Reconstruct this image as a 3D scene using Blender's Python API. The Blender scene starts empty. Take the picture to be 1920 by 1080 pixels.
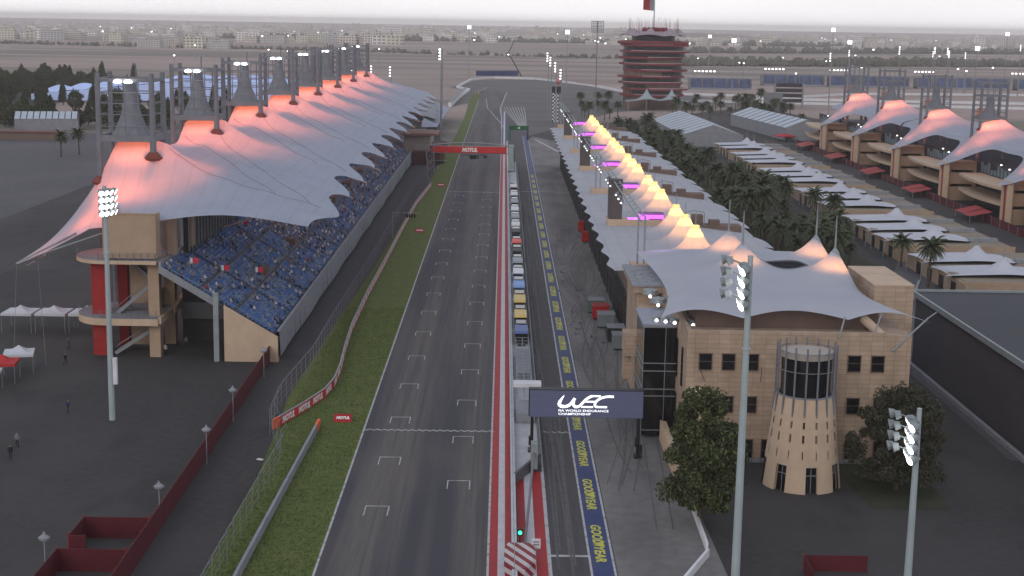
import bpy, math, random
from math import sin, cos, pi, radians, sqrt, exp
from mathutils import Vector, Matrix
random.seed(7)
SC = bpy.context.scene
COL = SC.collection
# ---------------------------------------------------------------- camera
cam = bpy.data.cameras.new("camera"); camo = bpy.data.objects.new("camera", cam); COL.objects.link(camo)
cam.sensor_width = 36.0; cam.lens = 50.25; cam.clip_start = 0.5; cam.clip_end = 60000
RX = (0.9998456, 0.0157644, 0.0077617)      # world x in image axes (right, down, forward)
RY = (-0.00477, -0.1816273, 0.9833559)
RZ = (0.0169117, -0.9832411, -0.1815241)
camo.matrix_world = Matrix(((RX[0], -RX[1], -RX[2], 0), (RY[0], -RY[1], -RY[2], 0), (RZ[0], -RZ[1], -RZ[2], 46), (0, 0, 0, 1)))
SC.camera = camo
# ---------------------------------------------------------------- sky, sun, exposure
W = bpy.data.worlds.new("World"); SC.world = W; W.use_nodes = True
nt = W.node_tree; nt.nodes.clear()
def N(t, k, **kw):
    n = t.nodes.new(k)
    for a, b in kw.items(): setattr(n, a, b)
    return n
sky = N(nt, 'ShaderNodeTexSky', sky_type='NISHITA', sun_disc=False, sun_elevation=radians(24), sun_rotation=radians(200), dust_density=3.0)
geo = N(nt, 'ShaderNodeTexCoord'); sep = N(nt, 'ShaderNodeSeparateXYZ'); nt.links.new(geo.outputs['Generated'], sep.inputs[0])
rmp = N(nt, 'ShaderNodeValToRGB')
rmp.color_ramp.elements[0].position = 0.0; rmp.color_ramp.elements[0].color = (1.12, 1.10, 1.115, 1)
rmp.color_ramp.elements[1].position = 0.75; rmp.color_ramp.elements[1].color = (.50, .545, .66, 1)
e = rmp.color_ramp.elements.new(.05); e.color = (.88, .865, .885, 1)
e = rmp.color_ramp.elements.new(.16); e.color = (.86, .85, .90, 1)
nt.links.new(sep.outputs[2], rmp.inputs[0])
cn = N(nt, 'ShaderNodeTexNoise'); cn.inputs['Scale'].default_value = 2.6; cn.inputs['Detail'].default_value = 4
mp = N(nt, 'ShaderNodeMapping'); mp.inputs['Scale'].default_value = (1, 1, 5); nt.links.new(geo.outputs['Generated'], mp.inputs[0]); nt.links.new(mp.outputs[0], cn.inputs[0])
cr = N(nt, 'ShaderNodeMapRange'); cr.inputs[1].default_value = .3; cr.inputs[2].default_value = .7; cr.inputs[3].default_value = 8.9; cr.inputs[4].default_value = 10.4
nt.links.new(cn.outputs[0], cr.inputs[0])
sc_ = N(nt, 'ShaderNodeVectorMath', operation='SCALE'); nt.links.new(rmp.outputs[0], sc_.inputs[0]); nt.links.new(cr.outputs[0], sc_.inputs['Scale'])
mx = N(nt, 'ShaderNodeMixRGB'); mx.inputs[0].default_value = .90
nt.links.new(sky.outputs[0], mx.inputs[1]); nt.links.new(sc_.outputs[0], mx.inputs[2])
bg = N(nt, 'ShaderNodeBackground'); bg.inputs[1].default_value = 0.10; nt.links.new(mx.outputs[0], bg.inputs[0])
wo = N(nt, 'ShaderNodeOutputWorld'); nt.links.new(bg.outputs[0], wo.inputs[0])
sd = bpy.data.lights.new("sun", 'SUN'); sd.energy = 0.5; sd.angle = radians(20); sd.color = (1, .95, .9)
so = bpy.data.objects.new("sun", sd); COL.objects.link(so); so.rotation_euler = (radians(66), 0, radians(-20)); so.location = (0, 0, 80)
SC.view_settings.view_transform = 'Standard'; SC.view_settings.look = 'None'; SC.view_settings.exposure = 0.22; SC.view_settings.gamma = 1.0
SC.cycles.max_bounces = 5; SC.cycles.diffuse_bounces = 3; SC.cycles.glossy_bounces = 2; SC.cycles.transmission_bounces = 3; SC.cycles.transparent_max_bounces = 8
# ---------------------------------------------------------------- materials
def mat(name, col, rough=.8, var=.12, scale=1.0, stretch=(1, 1, 1), col2=None, bump=0, metal=0, spec=.3, det=5, thr=None):
    m = bpy.data.materials.new(name); m.use_nodes = True; t = m.node_tree; b = t.nodes['Principled BSDF']
    b.inputs['Roughness'].default_value = rough; b.inputs['Metallic'].default_value = metal; b.inputs['Specular IOR Level'].default_value = spec
    tc = N(t, 'ShaderNodeNewGeometry'); mpn = N(t, 'ShaderNodeMapping'); mpn.inputs['Scale'].default_value = [s * scale for s in stretch]
    t.links.new(tc.outputs['Position'], mpn.inputs[0])
    no = N(t, 'ShaderNodeTexNoise'); no.inputs['Scale'].default_value = 1; no.inputs['Detail'].default_value = det; no.inputs['Roughness'].default_value = .6
    t.links.new(mpn.outputs[0], no.inputs[0])
    r = N(t, 'ShaderNodeMapRange'); r.inputs[1].default_value = .3; r.inputs[2].default_value = .7
    if thr: r.inputs[1].default_value, r.inputs[2].default_value = thr
    t.links.new(no.outputs[0], r.inputs[0])
    mi = N(t, 'ShaderNodeMixRGB'); t.links.new(r.outputs[0], mi.inputs[0])
    c2 = col2 or [min(1, c * (1 + var)) for c in col]
    c1 = col if col2 else [c * (1 - var) for c in col]
    mi.inputs[1].default_value = (*c1, 1); mi.inputs[2].default_value = (*c2, 1)
    t.links.new(mi.outputs[0], b.inputs['Base Color'])
    if bump:
        bu = N(t, 'ShaderNodeBump'); bu.inputs['Strength'].default_value = bump; bu.inputs['Distance'].default_value = .1
        t.links.new(no.outputs[0], bu.inputs['Height']); t.links.new(bu.outputs[0], b.inputs['Normal'])
    m['mix'] = mi.name
    return m
def overlay(m, col, scale, stretch, thr, amt, det=3, off=(0, 0, 0)):
    """another layer of noise blended over the base colour"""
    t = m.node_tree; b = t.nodes['Principled BSDF']; src = b.inputs['Base Color'].links[0].from_socket
    tc = N(t, 'ShaderNodeNewGeometry'); mpn = N(t, 'ShaderNodeMapping'); mpn.inputs['Scale'].default_value = [s * scale for s in stretch]; mpn.inputs['Location'].default_value = off
    t.links.new(tc.outputs['Position'], mpn.inputs[0]); no = N(t, 'ShaderNodeTexNoise'); no.inputs['Scale'].default_value = 1; no.inputs['Detail'].default_value = det
    t.links.new(mpn.outputs[0], no.inputs[0]); r = N(t, 'ShaderNodeMapRange'); r.inputs[1].default_value, r.inputs[2].default_value = thr; r.inputs[4].default_value = amt
    t.links.new(no.outputs[0], r.inputs[0]); mi = N(t, 'ShaderNodeMixRGB'); t.links.new(r.outputs[0], mi.inputs[0]); t.links.new(src, mi.inputs[1]); mi.inputs[2].default_value = (*col, 1)
    t.links.new(mi.outputs[0], b.inputs['Base Color']); return m
def brickify(m, dark, w, h, mortar=.03, axes='XZ', off=.0):
    """block joints drawn over the base colour (world space, on upright walls)"""
    t = m.node_tree; b = t.nodes['Principled BSDF']; src = b.inputs['Base Color'].links[0].from_socket
    tc = N(t, 'ShaderNodeNewGeometry'); s = N(t, 'ShaderNodeSeparateXYZ'); t.links.new(tc.outputs['Position'], s.inputs[0])
    ad = N(t, 'ShaderNodeMath', operation='ADD'); t.links.new(s.outputs[0], ad.inputs[0]); t.links.new(s.outputs[1], ad.inputs[1])
    c = N(t, 'ShaderNodeCombineXYZ'); t.links.new(ad.outputs[0], c.inputs[0]); t.links.new(s.outputs[2], c.inputs[1])
    br = N(t, 'ShaderNodeTexBrick'); br.offset = off; br.inputs['Scale'].default_value = 1; br.inputs['Brick Width'].default_value = w; br.inputs['Row Height'].default_value = h; br.inputs['Mortar Size'].default_value = mortar
    br.inputs['Color1'].default_value = (1, 1, 1, 1); br.inputs['Color2'].default_value = (.86, .86, .86, 1); br.inputs['Mortar'].default_value = (dark, dark, dark, 1)
    t.links.new(c.outputs[0], br.inputs[0]); mu = N(t, 'ShaderNodeMixRGB', blend_type='MULTIPLY'); mu.inputs[0].default_value = 1
    t.links.new(src, mu.inputs[1]); t.links.new(br.outputs[0], mu.inputs[2]); t.links.new(mu.outputs[0], b.inputs['Base Color']); return m
def glow(name, col, strength):
    m = bpy.data.materials.new(name); m.use_nodes = True; t = m.node_tree; b = t.nodes['Principled BSDF']
    b.inputs['Base Color'].default_value = (*col, 1); b.inputs['Emission Color'].default_value = (*col, 1); b.inputs['Emission Strength'].default_value = strength
    m.cycles.emission_sampling = 'NONE'; return m
def fabric(name, col, trans=.45, var=.06, seams=0):
    m = mat(name, col, rough=.75, var=var, scale=.25, spec=.15)
    t = m.node_tree; b = t.nodes['Principled BSDF']; src = b.inputs['Base Color'].links[0].from_socket
    if seams:                                     # welded seams between the fabric strips
        tc = N(t, 'ShaderNodeNewGeometry'); wv = N(t, 'ShaderNodeTexWave'); wv.bands_direction = 'X' if seams == 1 else 'Y'; wv.inputs['Scale'].default_value = .14; wv.inputs['Distortion'].default_value = .25
        t.links.new(tc.outputs['Position'], wv.inputs[0]); mr = N(t, 'ShaderNodeMapRange'); mr.inputs[1].default_value = .0; mr.inputs[2].default_value = .08; mr.inputs[3].default_value = .93; mr.inputs[4].default_value = 1.0
        t.links.new(wv.outputs[1], mr.inputs[0]); mu = N(t, 'ShaderNodeVectorMath', operation='SCALE'); t.links.new(src, mu.inputs[0]); t.links.new(mr.outputs[0], mu.inputs['Scale']); t.links.new(mu.outputs[0], b.inputs['Base Color']); src = mu.outputs[0]
    tr = N(t, 'ShaderNodeBsdfTranslucent'); t.links.new(src, tr.inputs[0]); ms = N(t, 'ShaderNodeMixShader'); ms.inputs[0].default_value = trans
    out = t.nodes['Material Output']; t.links.new(b.outputs[0], ms.inputs[1]); t.links.new(tr.outputs[0], ms.inputs[2]); t.links.new(ms.outputs[0], out.inputs[0]); return m
M = {}
M['desert'] = overlay(mat('desert_sand', (.26, .195, .17), .95, scale=.004, stretch=(1, 3, 1), col2=(.35, .265, .235)), (.12, .115, .09), .0016, (.6, 3.5, 1), (.47, .56), .75, 8, (3, 9, 0))
overlay(M['desert'], (.44, .37, .33), .0035, (1, 4, 1), (.58, .66), .5, 5, (31, 9, 0))
M['paddock'] = overlay(mat('paddock_asphalt', (.040, .0375, .0375), .9, .22, 1.1, bump=.15), (.056, .051, .050), .045, (1, .7, 1), (.45, .62), .85, 7)
overlay(M['paddock'], (.028, .027, .028), .16, (1, .5, 1), (.56, .66), .6, 8, (9, 2, 0))
M['lot'] = overlay(mat('worn_asphalt', (.082, .078, .088), .9, .15, .3), (.105, .097, .10), .03, (1, 1, 1), (.48, .6), .6)
M['track'] = overlay(mat('race_asphalt', (.105, .096, .089), .85, .18, 1.2, (3, .1, 1), bump=.05), (.044, .042, .054), .13, (2.0, .04, 1), (.42, .60), .9, 5, (.4, 0, 0))
overlay(M['track'], (.050, .047, .056), .9, (1.6, .02, 1), (.52, .62), .55, 3, (2, 7, 0))
overlay(M['track'], (.115, .10, .088), .09, (1, .35, 1), (.5, .75), .6, 5, (5, 1, 0))
M['pitlane'] = overlay(mat('pit_lane_asphalt', (.070, .066, .068), .85, .14, 1.0, (2, .2, 1)), (.05, .046, .054), .16, (2, .1, 1), (.45, .7), .7)
M['apron'] = overlay(mat('apron_concrete', (.175, .167, .16), .85, .16, .8, bump=.1), (.085, .082, .083), .11, (1.5, .4, 1), (.42, .7), .85, 6)
overlay(M['apron'], (.20, .19, .18), .35, (1, 1, 1), (.6, .7), .5, 6, (3, 3, 0))
M['runoff'] = overlay(mat('runoff_asphalt', (.115, .108, .105), .9, .12, .02, (1, 3, 1)), (.075, .072, .07), .01, (1, 5, 1), (.45, .65), .7)
M['grass'] = overlay(mat('verge_grass', (.056, .082, .018), 1, .3, 2.2, (1, .8, 1), col2=(.12, .15, .036), bump=.9), (.16, .155, .055), .5, (1, .5, 1), (.5, .78), .55, 6)
overlay(M['grass'], (.028, .045, .012), 1.1, (.5, 1.4, 1), (.55, .75), .6, 6, (7, 2, 0))
M['white'] = mat('white_paint', (.62, .62, .64), .6, .12, .7)
M['wline'] = overlay(mat('worn_white_paint', (.42, .42, .42), .7, .15, 1.5), (.16, .155, .155), 1.2, (1, 1, 1), (.5, .66), .7, 5)
M['red'] = overlay(mat('red_paint', (.33, .012, .014), .6, .14, .6), (.20, .016, .018), .6, (1, .3, 1), (.5, .7), .45)
M['bluep'] = overlay(mat('blue_paint', (.024, .04, .13), .6, .15, .5), (.05, .05, .095), .5, (1, .3, 1), (.5, .7), .6)
M['yellow'] = mat('yellow_paint', (.50, .48, .07), .6, .12, 1)
M['beige'] = overlay(mat('beige_render', (.38, .275, .195), .85, .08, .5), (.27, .19, .135), .25, (1, 1, .4), (.5, .72), .5)
M['stone'] = brickify(overlay(mat('sandstone_blocks', (.43, .32, .235), .85, .10, .9), (.31, .225, .16), .4, (1, 1, .4), (.48, .7), .6), .55, 1.25, .52, .022)
M['stone2'] = overlay(mat('smooth_sandstone', (.50, .375, .27), .85, .07, .7), (.37, .275, .195), .35, (1, 1, .35), (.5, .72), .5)
M['brown'] = mat('brown_render', (.15, .105, .085), .85, .1, .5)
M['dark'] = mat('dark_cladding', (.03, .03, .034), .7, .1, .5)
M['black'] = mat('black_metal', (.012, .012, .014), .5, .1, 1)
M['glass'] = mat('dark_glass', (.010, .011, .013), .08, .2, .3, spec=.6)
M['steel'] = mat('galvanised_steel', (.26, .29, .30), .55, .12, .8, metal=.3)
M['pole'] = mat('pale_green_steel', (.36, .42, .43), .5, .1, .4, metal=.2)
M['mast'] = mat('grey_mast_steel', (.175, .18, .20), .6, .12, .6, metal=.2)
M['conc'] = mat('grey_concrete', (.23, .24, .26), .85, .12, .6)
M['redw'] = mat('red_cladding', (.30, .018, .018), .6, .1, .6)
M['redf'] = mat('dark_red_panel', (.085, .010, .016), .7, .12, .8)
M['orange'] = mat('orange_panel', (.75, .12, .03), .5, .06, 1)
M['roof'] = overlay(mat('dark_roof_sheet', (.034, .036, .044), .7, .06, .2), (.042, .044, .055), .05, (1, 1, 1), (.45, .6), .6)
M['purple'] = glow('purple_lit_panel', (.66, .13, .85), 1.1)
M['lampw'] = glow('lamp_white', (1, 1, 1), 5)
M['lampf'] = glow('far_lamp_white', (1, .98, .95), 3.2)
M['lampg'] = glow('signal_green', (.03, .9, .35), 3)
M['trunk'] = mat('bark', (.085, .06, .045), .95, .2, 3)
# ---------------------------------------------------------------- mesh builder
class MB:
    def __init__(s): s.v = []; s.f = []; s.m = []; s.marks = []
    def mark(s): s.marks.append(len(s.f)); return s
    def quad(s, pts, m=0):
        n = len(s.v); s.v += [tuple(p) for p in pts]; s.f.append(tuple(range(n, n + len(pts)))); s.m.append(m); return s
    def box(s, x0, x1, y0, y1, z0, z1, m=0):
        n = len(s.v); s.v += [(x0, y0, z0), (x1, y0, z0), (x1, y1, z0), (x0, y1, z0), (x0, y0, z1), (x1, y0, z1), (x1, y1, z1), (x0, y1, z1)]
        for f in ((0, 3, 2, 1), (4, 5, 6, 7), (0, 1, 5, 4), (1, 2, 6, 5), (2, 3, 7, 6), (3, 0, 4, 7)): s.f.append(tuple(n + i for i in f)); s.m.append(m)
        return s
    def bar(s, p, q, w, h, m=0):
        """box beam of width w and height h from p to q"""
        p = Vector(p); q = Vector(q); d = (q - p).normalized(); up = Vector((0, 0, 1)) if abs(d.z) < .98 else Vector((0, 1, 0))
        a = d.cross(up).normalized() * w / 2; b = a.normalized().cross(d) * h / 2; n = len(s.v)
        for c in (p, q): s.v += [tuple(c - a - b), tuple(c + a - b), tuple(c + a + b), tuple(c - a + b)]
        for f in ((0, 1, 2, 3), (7, 6, 5, 4), (0, 4, 5, 1), (1, 5, 6, 2), (2, 6, 7, 3), (3, 7, 4, 0)): s.f.append(tuple(n + i for i in f)); s.m.append(m)
        return s
    def tube(s, p, q, r, r2=None, n=8, m=0, cap=True):
        p = Vector(p); q = Vector(q); r2 = r if r2 is None else r2; d = (q - p).normalized()
        a = d.orthogonal().normalized(); b = d.cross(a); k = len(s.v)
        for c, rr in ((p, r), (q, r2)):
            for i in range(n): t = 2 * pi * i / n; s.v.append(tuple(c + a * (rr * cos(t)) + b * (rr * sin(t))))
        for i in range(n): j = (i + 1) % n; s.f.append((k + i, k + j, k + n + j, k + n + i)); s.m.append(m)
        if cap: s.f.append(tuple(k + i for i in reversed(range(n)))); s.m.append(m); s.f.append(tuple(k + n + i for i in range(n))); s.m.append(m)
        return s
    def path(s, pts, r, n=6, m=0):
        for a, b in zip(pts, pts[1:]): s.tube(a, b, r, n=n, m=m)
        return s
    def lathe(s, prof, c=(0, 0, 0), n=16, m=0, a0=0, a1=2 * pi, cap=True):
        k = len(s.v); full = abs(a1 - a0 - 2 * pi) < 1e-6; cnt = n if full else n + 1
        for r, z in prof:
            for i in range(cnt): t = a0 + (a1 - a0) * i / n; s.v.append((c[0] + r * cos(t), c[1] + r * sin(t), c[2] + z))
        for j in range(len(prof) - 1):
            for i in range(n): i2 = (i + 1) % cnt; s.f.append((k + j * cnt + i, k + j * cnt + i2, k + (j + 1) * cnt + i2, k + (j + 1) * cnt + i)); s.m.append(m)
        if cap and full:
            s.f.append(tuple(k + i for i in reversed(range(cnt)))); s.m.append(m); o = k + (len(prof) - 1) * cnt; s.f.append(tuple(o + i for i in range(cnt))); s.m.append(m)
        return s
    def prism(s, poly, z0, z1, m=0):
        k = len(s.v); n = len(poly); s.v += [(x, y, z0) for x, y in poly] + [(x, y, z1) for x, y in poly]
        s.f.append(tuple(reversed(range(k, k + n)))); s.m.append(m); s.f.append(tuple(range(k + n, k + 2 * n))); s.m.append(m)
        for i in range(n): j = (i + 1) % n; s.f.append((k + i, k + j, k + n + j, k + n + i)); s.m.append(m)
        return s
    def grid(s, fn, nu, nv, m=0):
        k = len(s.v)
        for i in range(nu + 1):
            for j in range(nv + 1): s.v.append(tuple(fn(i / nu, j / nv)))
        for i in range(nu):
            for j in range(nv): a = k + i * (nv + 1) + j; s.f.append((a, a + nv + 1, a + nv + 2, a + 1)); s.m.append(m)
        return s
    def mesh(s, name, mats, smooth=False):
        me = bpy.data.meshes.new(name); me.from_pydata(s.v, [], s.f)
        for x in (mats if isinstance(mats, (list, tuple)) else [mats]): me.materials.append(x)
        me.polygons.foreach_set('material_index', s.m)
        if smooth: me.polygons.foreach_set('use_smooth', [True] * len(s.f))
        me.update(); return me
    def build(s, name, mats, parent=None, smooth=False, loc=None):
        o = bpy.data.objects.new(name, s.mesh(name, mats, smooth)); COL.objects.link(o)
        if loc: o.location = loc
        if parent: o.parent = parent
        return o
def tag(o, label=None, cat=None, group=None, kind=None):
    if label: o['label'] = label
    if cat: o['category'] = cat
    if group: o['group'] = group
    if kind: o['kind'] = kind
    return o
def empty(name, loc=(0, 0, 0), rz=0, **kw):
    o = bpy.data.objects.new(name, None); COL.objects.link(o); o.location = loc; o.rotation_euler = (0, 0, rz); o.empty_display_size = .5
    return tag(o, **kw)
def kids(o): return [c for c in KIDS.get(o.name, [])]
KIDS = {}
def part(o, parent):
    o.parent = parent; KIDS.setdefault(parent.name, []).append(o); return o
SPLIT = {'post', 'column', 'roof_arm', 'pillar', 'garage_door', 'balcony', 'window_panel', 'pier', 'red_pier', 'door', 'stay_cable', 'castor', 'tent_post', 'stair_opening', 'slot_window', 'strut', 'lights', 'lamp', 'lamp_housing', 'stair_wall', 'plant_block', 'roof_terrace', 'aisle', 'collar', 'door_frame'}
def pieces(mb):
    """face lists of the separate pieces of a mesh under construction"""
    if mb.marks:
        mk = mb.marks + [len(mb.f)]; out = [list(range(a, b)) for a, b in zip(mk, mk[1:])]
        return ([list(range(0, mk[0]))] if mk[0] else []) + [o for o in out if o]
    par = list(range(len(mb.v)))
    def fd(i):
        while par[i] != i: par[i] = par[par[i]]; i = par[i]
        return i
    for f in mb.f:
        r = fd(f[0])
        for i in f[1:]: par[fd(i)] = r
    d = {}
    for k, f in enumerate(mb.f): d.setdefault(fd(f[0]), []).append(k)
    return list(d.values())
def submesh(mb, fs):
    m = MB(); ix = {}
    for k in fs:
        for i in mb.f[k]:
            if i not in ix: ix[i] = len(m.v); m.v.append(mb.v[i])
        m.f.append(tuple(ix[i] for i in mb.f[k])); m.m.append(mb.m[k])
    return m
def P(mb, name, mats, parent, smooth=False, label=None):
    if name in SPLIT or mb.marks:
        pc_ = pieces(mb)
        if len(pc_) > 1:
            out = None
            for fs in pc_[:100]: o = P1(submesh(mb, fs), name, mats, parent, smooth, label); out = out or o
            if len(pc_) > 100: o = P1(submesh(mb, [k for fs in pc_[100:] for k in fs]), name, mats, parent, smooth, label); o['kind'] = 'stuff'
            return out
    return P1(mb, name, mats, parent, smooth, label)
def P1(mb, name, mats, parent, smooth=False, label=None):
    o = mb.build(name, mats, None, smooth); part(o, parent)
    if label: o['label'] = label
    return o
def dup(o, loc=None, rz=None, scale=None, parent=None, **kw):
    c = o.copy(); COL.objects.link(c)
    if parent: part(c, parent)
    if loc is not None: c.location = loc
    if rz is not None: c.rotation_euler = (0, 0, rz)
    if scale is not None: c.scale = (scale,) * 3 if not hasattr(scale, '__len__') else scale
    for k in kids(o): dup(k, parent=c)
    return tag(c, **kw)
ORD = ['nearest', 'second', 'third', 'fourth', 'fifth', 'sixth', 'seventh', 'eighth', 'ninth', 'tenth', 'eleventh', 'twelfth', 'thirteenth', 'fourteenth', 'fifteenth', 'sixteenth', 'seventeenth', 'eighteenth']
def lamp(name, loc, col, power, r=.4, parent=None, up=None):
    d = bpy.data.lights.new(name, 'SPOT' if up else 'POINT')
    if up: d.spot_size = radians(up); d.spot_blend = .5; d.energy = power; d.color = col; d.shadow_soft_size = r
    o = bpy.data.objects.new(name, d); COL.objects.link(o); o.location = loc
    if up: o.rotation_euler = (pi, 0, 0)
    if parent: o.parent = parent
    return o
def text_obj(s, name, m, parent, mtx, width=None, height=None, shear=0, bold=.0, depth=.01):
    """lettering as a mesh: laid in its own xy plane, fitted to width and height, then moved by mtx"""
    cu = bpy.data.curves.new(name, 'FONT'); cu.body = s; cu.size = 1; cu.shear = shear; cu.offset = bold; cu.extrude = depth; cu.resolution_u = 3
    t = bpy.data.objects.new(name, cu); COL.objects.link(t); bpy.context.view_layer.update()
    me = bpy.data.meshes.new_from_object(t.evaluated_get(bpy.context.evaluated_depsgraph_get())); bpy.data.objects.remove(t)
    xs = [v.co.x for v in me.vertices]; ys = [v.co.y for v in me.vertices]; x0, x1, y0, y1 = min(xs), max(xs), min(ys), max(ys)
    sx = (width / (x1 - x0)) if width else 1; sy = (height / (y1 - y0)) if height else sx
    for v in me.vertices: v.co = (((v.co.x - (x0 + x1) / 2) * sx), (v.co.y - (y0 + y1) / 2) * sy, v.co.z)
    me.transform(mtx); me.materials.clear(); me.materials.append(m); me.name = name
    o = bpy.data.objects.new(name, me); COL.objects.link(o)
    if parent: part(o, parent)
    return o
def frame(o, x, y):
    """matrix whose x and y axes are given (text plane), at point o"""
    x = Vector(x).normalized(); y = Vector(y).normalized(); z = x.cross(y)
    return Matrix(((x.x, y.x, z.x, o[0]), (x.y, y.y, z.y, o[1]), (x.z, y.z, z.z, o[2]), (0, 0, 0, 1)))
# ================================================================= ground and track
def S(name, mb, m): return tag(mb.build(name, m), kind='structure')
S('ground', MB().grid(lambda u, v: (-26000 + 52000 * u, -3000 + 33000 * v, -.06), 8, 8), M['desert'])
def sheet(name, poly, z, m): return S(name, MB().quad([(x, y, z) for x, y in poly]), m)
sheet('paddock_ground', [(-115, 40), (-21.2, 40), (-21.2, 560), (-48, 640), (-60, 800), (-110, 590), (-115, 440)], 0, M['paddock'])
sheet('parking_ground', [(-420, 40), (-115, 40), (-115, 440), (-110, 590), (-165, 578), (-420, 560)], 0, M['lot'])
sheet('paddock_road', [(10.4, 40), (330, 40), (330, 380), (300, 520), (170, 700), (150, 860), (20, 640), (10.4, 600)], 0, M['paddock'])
sheet('access_road', [(56, 150), (62.5, 150), (62.5, 202), (102, 330), (96, 330), (56, 215)], .012, M['lot'])
sheet('runoff', [(-30, 820), (-24, 1000), (-40, 1050), (-22, 1190), (30, 1226), (60, 1140), (88, 980), (130, 980), (160, 900), (60, 780), (22, 640), (10, 600), (-1, 560), (-1, 790), (-2, 880), (-15.4, 880), (-30, 800)], .004, M['runoff'])
sheet('race_track', [(-15.4, 40), (-.8, 40), (-.8, 620), (-1.5, 800), (2, 996), (-18, 1012), (-15.4, 880)], .008, M['track'])
sheet('pit_lane', [(1.2, 40), (10.4, 40), (10.4, 600), (8, 660), (-1, 760), (-.9, 560), (1.2, 560)], .008, M['pitlane'])
sheet('pit_apron', [(10.4, 40), (21, 40), (19.5, 130), (18.8, 190), (18.8, 470), (26, 560), (12, 600), (10.4, 580)], .008, M['apron'])
sheet('service_road', [(-30, 195), (-24.8, 195), (-23, 420), (-24, 560), (-34, 700), (-40, 700), (-30, 500)], .008, mat('service_asphalt', (.052, .05, .054), .9, .12, .3))
# verge: short grass strip with real tufts at its surface
verge = MB()
ys = [40, 90, 113, 140, 159, 172, 185, 211, 269, 363, 406, 560, 700, 890, 960]
xl = [-26, -24.9, -24.6, -24.6, -25.4, -26.2, -26, -25.6, -24.2, -23, -21.5, -20, -19.4, -21, -20]
for i in range(len(ys) - 1): verge.quad([(xl[i], ys[i], .03), (-15.55, ys[i], .03), (-15.55, ys[i + 1], .03), (xl[i + 1], ys[i + 1], .03)])
tag(verge.build('grass_verge', M['grass']), kind='structure')
tf = MB(); rg = random.Random(3)
for i in range(26000):
    y = 100 + 130 * rg.random() ** 1.25; x = -25 + 9.3 * rg.random(); a = rg.random() * pi; h = .05 + .11 * rg.random(); w = .03 + .05 * rg.random()
    dx, dy = cos(a) * w, sin(a) * w; lx, ly = rg.uniform(-.06, .06), rg.uniform(-.06, .06)
    tf.quad([(x - dx, y - dy, .03), (x + dx, y + dy, .03), (x + lx, y + ly, .03 + h)])
tag(tf.build('grass_tufts', M['grass']), 'short green grass along the left edge of the race track', 'grass', kind='stuff')
BED = overlay(mat('planted_bed', (.03, .038, .018), 1, .3, .8, bump=.5), (.055, .05, .035), .3, (1, 1, 1), (.45, .65), .8)
sheet('planting_bed', [(35.5, 147), (36.8, 133.2), (44.5, 133.5), (45, 158)], .02, BED)
sheet('tree_bed', [(17.5, 140), (20.6, 136.4), (23.4, 132.6), (21, 131), (18.8, 131)], .02, BED)
sheet('paddock_lawn', [(44, 255), (62, 250), (76, 275), (66, 345), (66, 560), (50, 560), (50, 300)], .02, mat('lawn', (.024, .03, .014), 1, .3, .3, col2=(.05, .055, .026)))
# painted lines
mk = MB(); Wt, Rd, Bl = 0, 1, 2
def line(x0, x1, y0, y1, m=Wt, z=.02): mk.box(x0, x1, y0, y1, z - .006, z, m)
line(-15.55, -15.35, 40, 880); line(-.86, -.66, 40, 640)
mk.quad([(-15.55, 880, .02), (-15.35, 880, .02), (-17.6, 1010, .02), (-18, 1012, .02)], Wt)
for y0, y1, c in ((40, 560, Rd), (560, 770, Bl)):
    line(-.66, .08, y0, y1, c, .018); line(.72, 1.25, y0, y1, c, .018)
line(.08, .72, 40, 770, 3, .022)
line(4.6, 4.78, 40, 470); line(1.9, 2.65, 40, 143.5, Rd); line(2.65, 3.45, 40, 143.5, 3, .024); line(3.45, 4.45, 40, 143.5, Rd); line(4.45, 4.6, 40, 143.5, Wt, .024)
line(8.05, 8.25, 40, 600); line(10.08, 10.28, 40, 600); line(8.25, 10.08, 40, 600, Bl, .018)
line(4.78, 8.05, 119.3, 119.75)
for i in range(60):                                      # start line of short ticks
    x = -15.3 + i * .4
    if x > 8: break
    if -.9 < x < 4.7: continue
    line(x, x + .4, 158 + (.28 if i % 2 else 0), 158.3 + (.28 if i % 2 else 0), Wt, .022)
line(-15, -.9, 395, 395.4); line(4.8, 24, 398, 398.5)
for k in range(22):                                      # grid slots
    for xa, yo in ((-12.75, 0.3), (-5.15, 8.5)):
        y = 131.6 + 15.9 * k + yo
        if y > 400: continue
        line(xa, xa + 2.35, y, y + .16); line(xa, xa + .11, y - 2.6, y); line(xa + 2.24, xa + 2.35, y - 2.6, y)
def ribbon(pts, w, m=Wt, z=.024):
    for (a, b), (c, d) in zip(pts, pts[1:]):
        v = Vector((c - a, d - b, 0)).normalized(); nx, ny = -v.y * w / 2, v.x * w / 2
        mk.quad([(a - nx, b - ny, z), (c - nx, d - ny, z), (c + nx, d + ny, z), (a + nx, b + ny, z)], m)
ribbon([(-.8, 640), (-1, 720), (-2, 790), (2, 996)], .5); ribbon([(-11, 898), (-9, 796), (-4, 720), (0, 655)], .4); ribbon([(-17, 1010), (-12, 1060)], .5)
ribbon([(-17.3, 880), (-19.5, 1000)], .8, Rd)
ribbon([(-20.6, 430), (-19.6, 560), (-19, 700), (-18.8, 830)], .45)
for i in range(8): ribbon([(0 + i * 1.6, 812), (1.5 + i * 1.4, 770), (7 + i * .5, 660)], .35)
ribbon([(13, 582), (16, 560), (20, 530), (24, 516)], 1.0); ribbon([(24, 516), (23, 500)], .8)
S('track_markings', mk, [M['wline'], M['red'], M['bluep'], mat('band_white', (.48, .47, .49), .6, .1, .8)])
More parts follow.
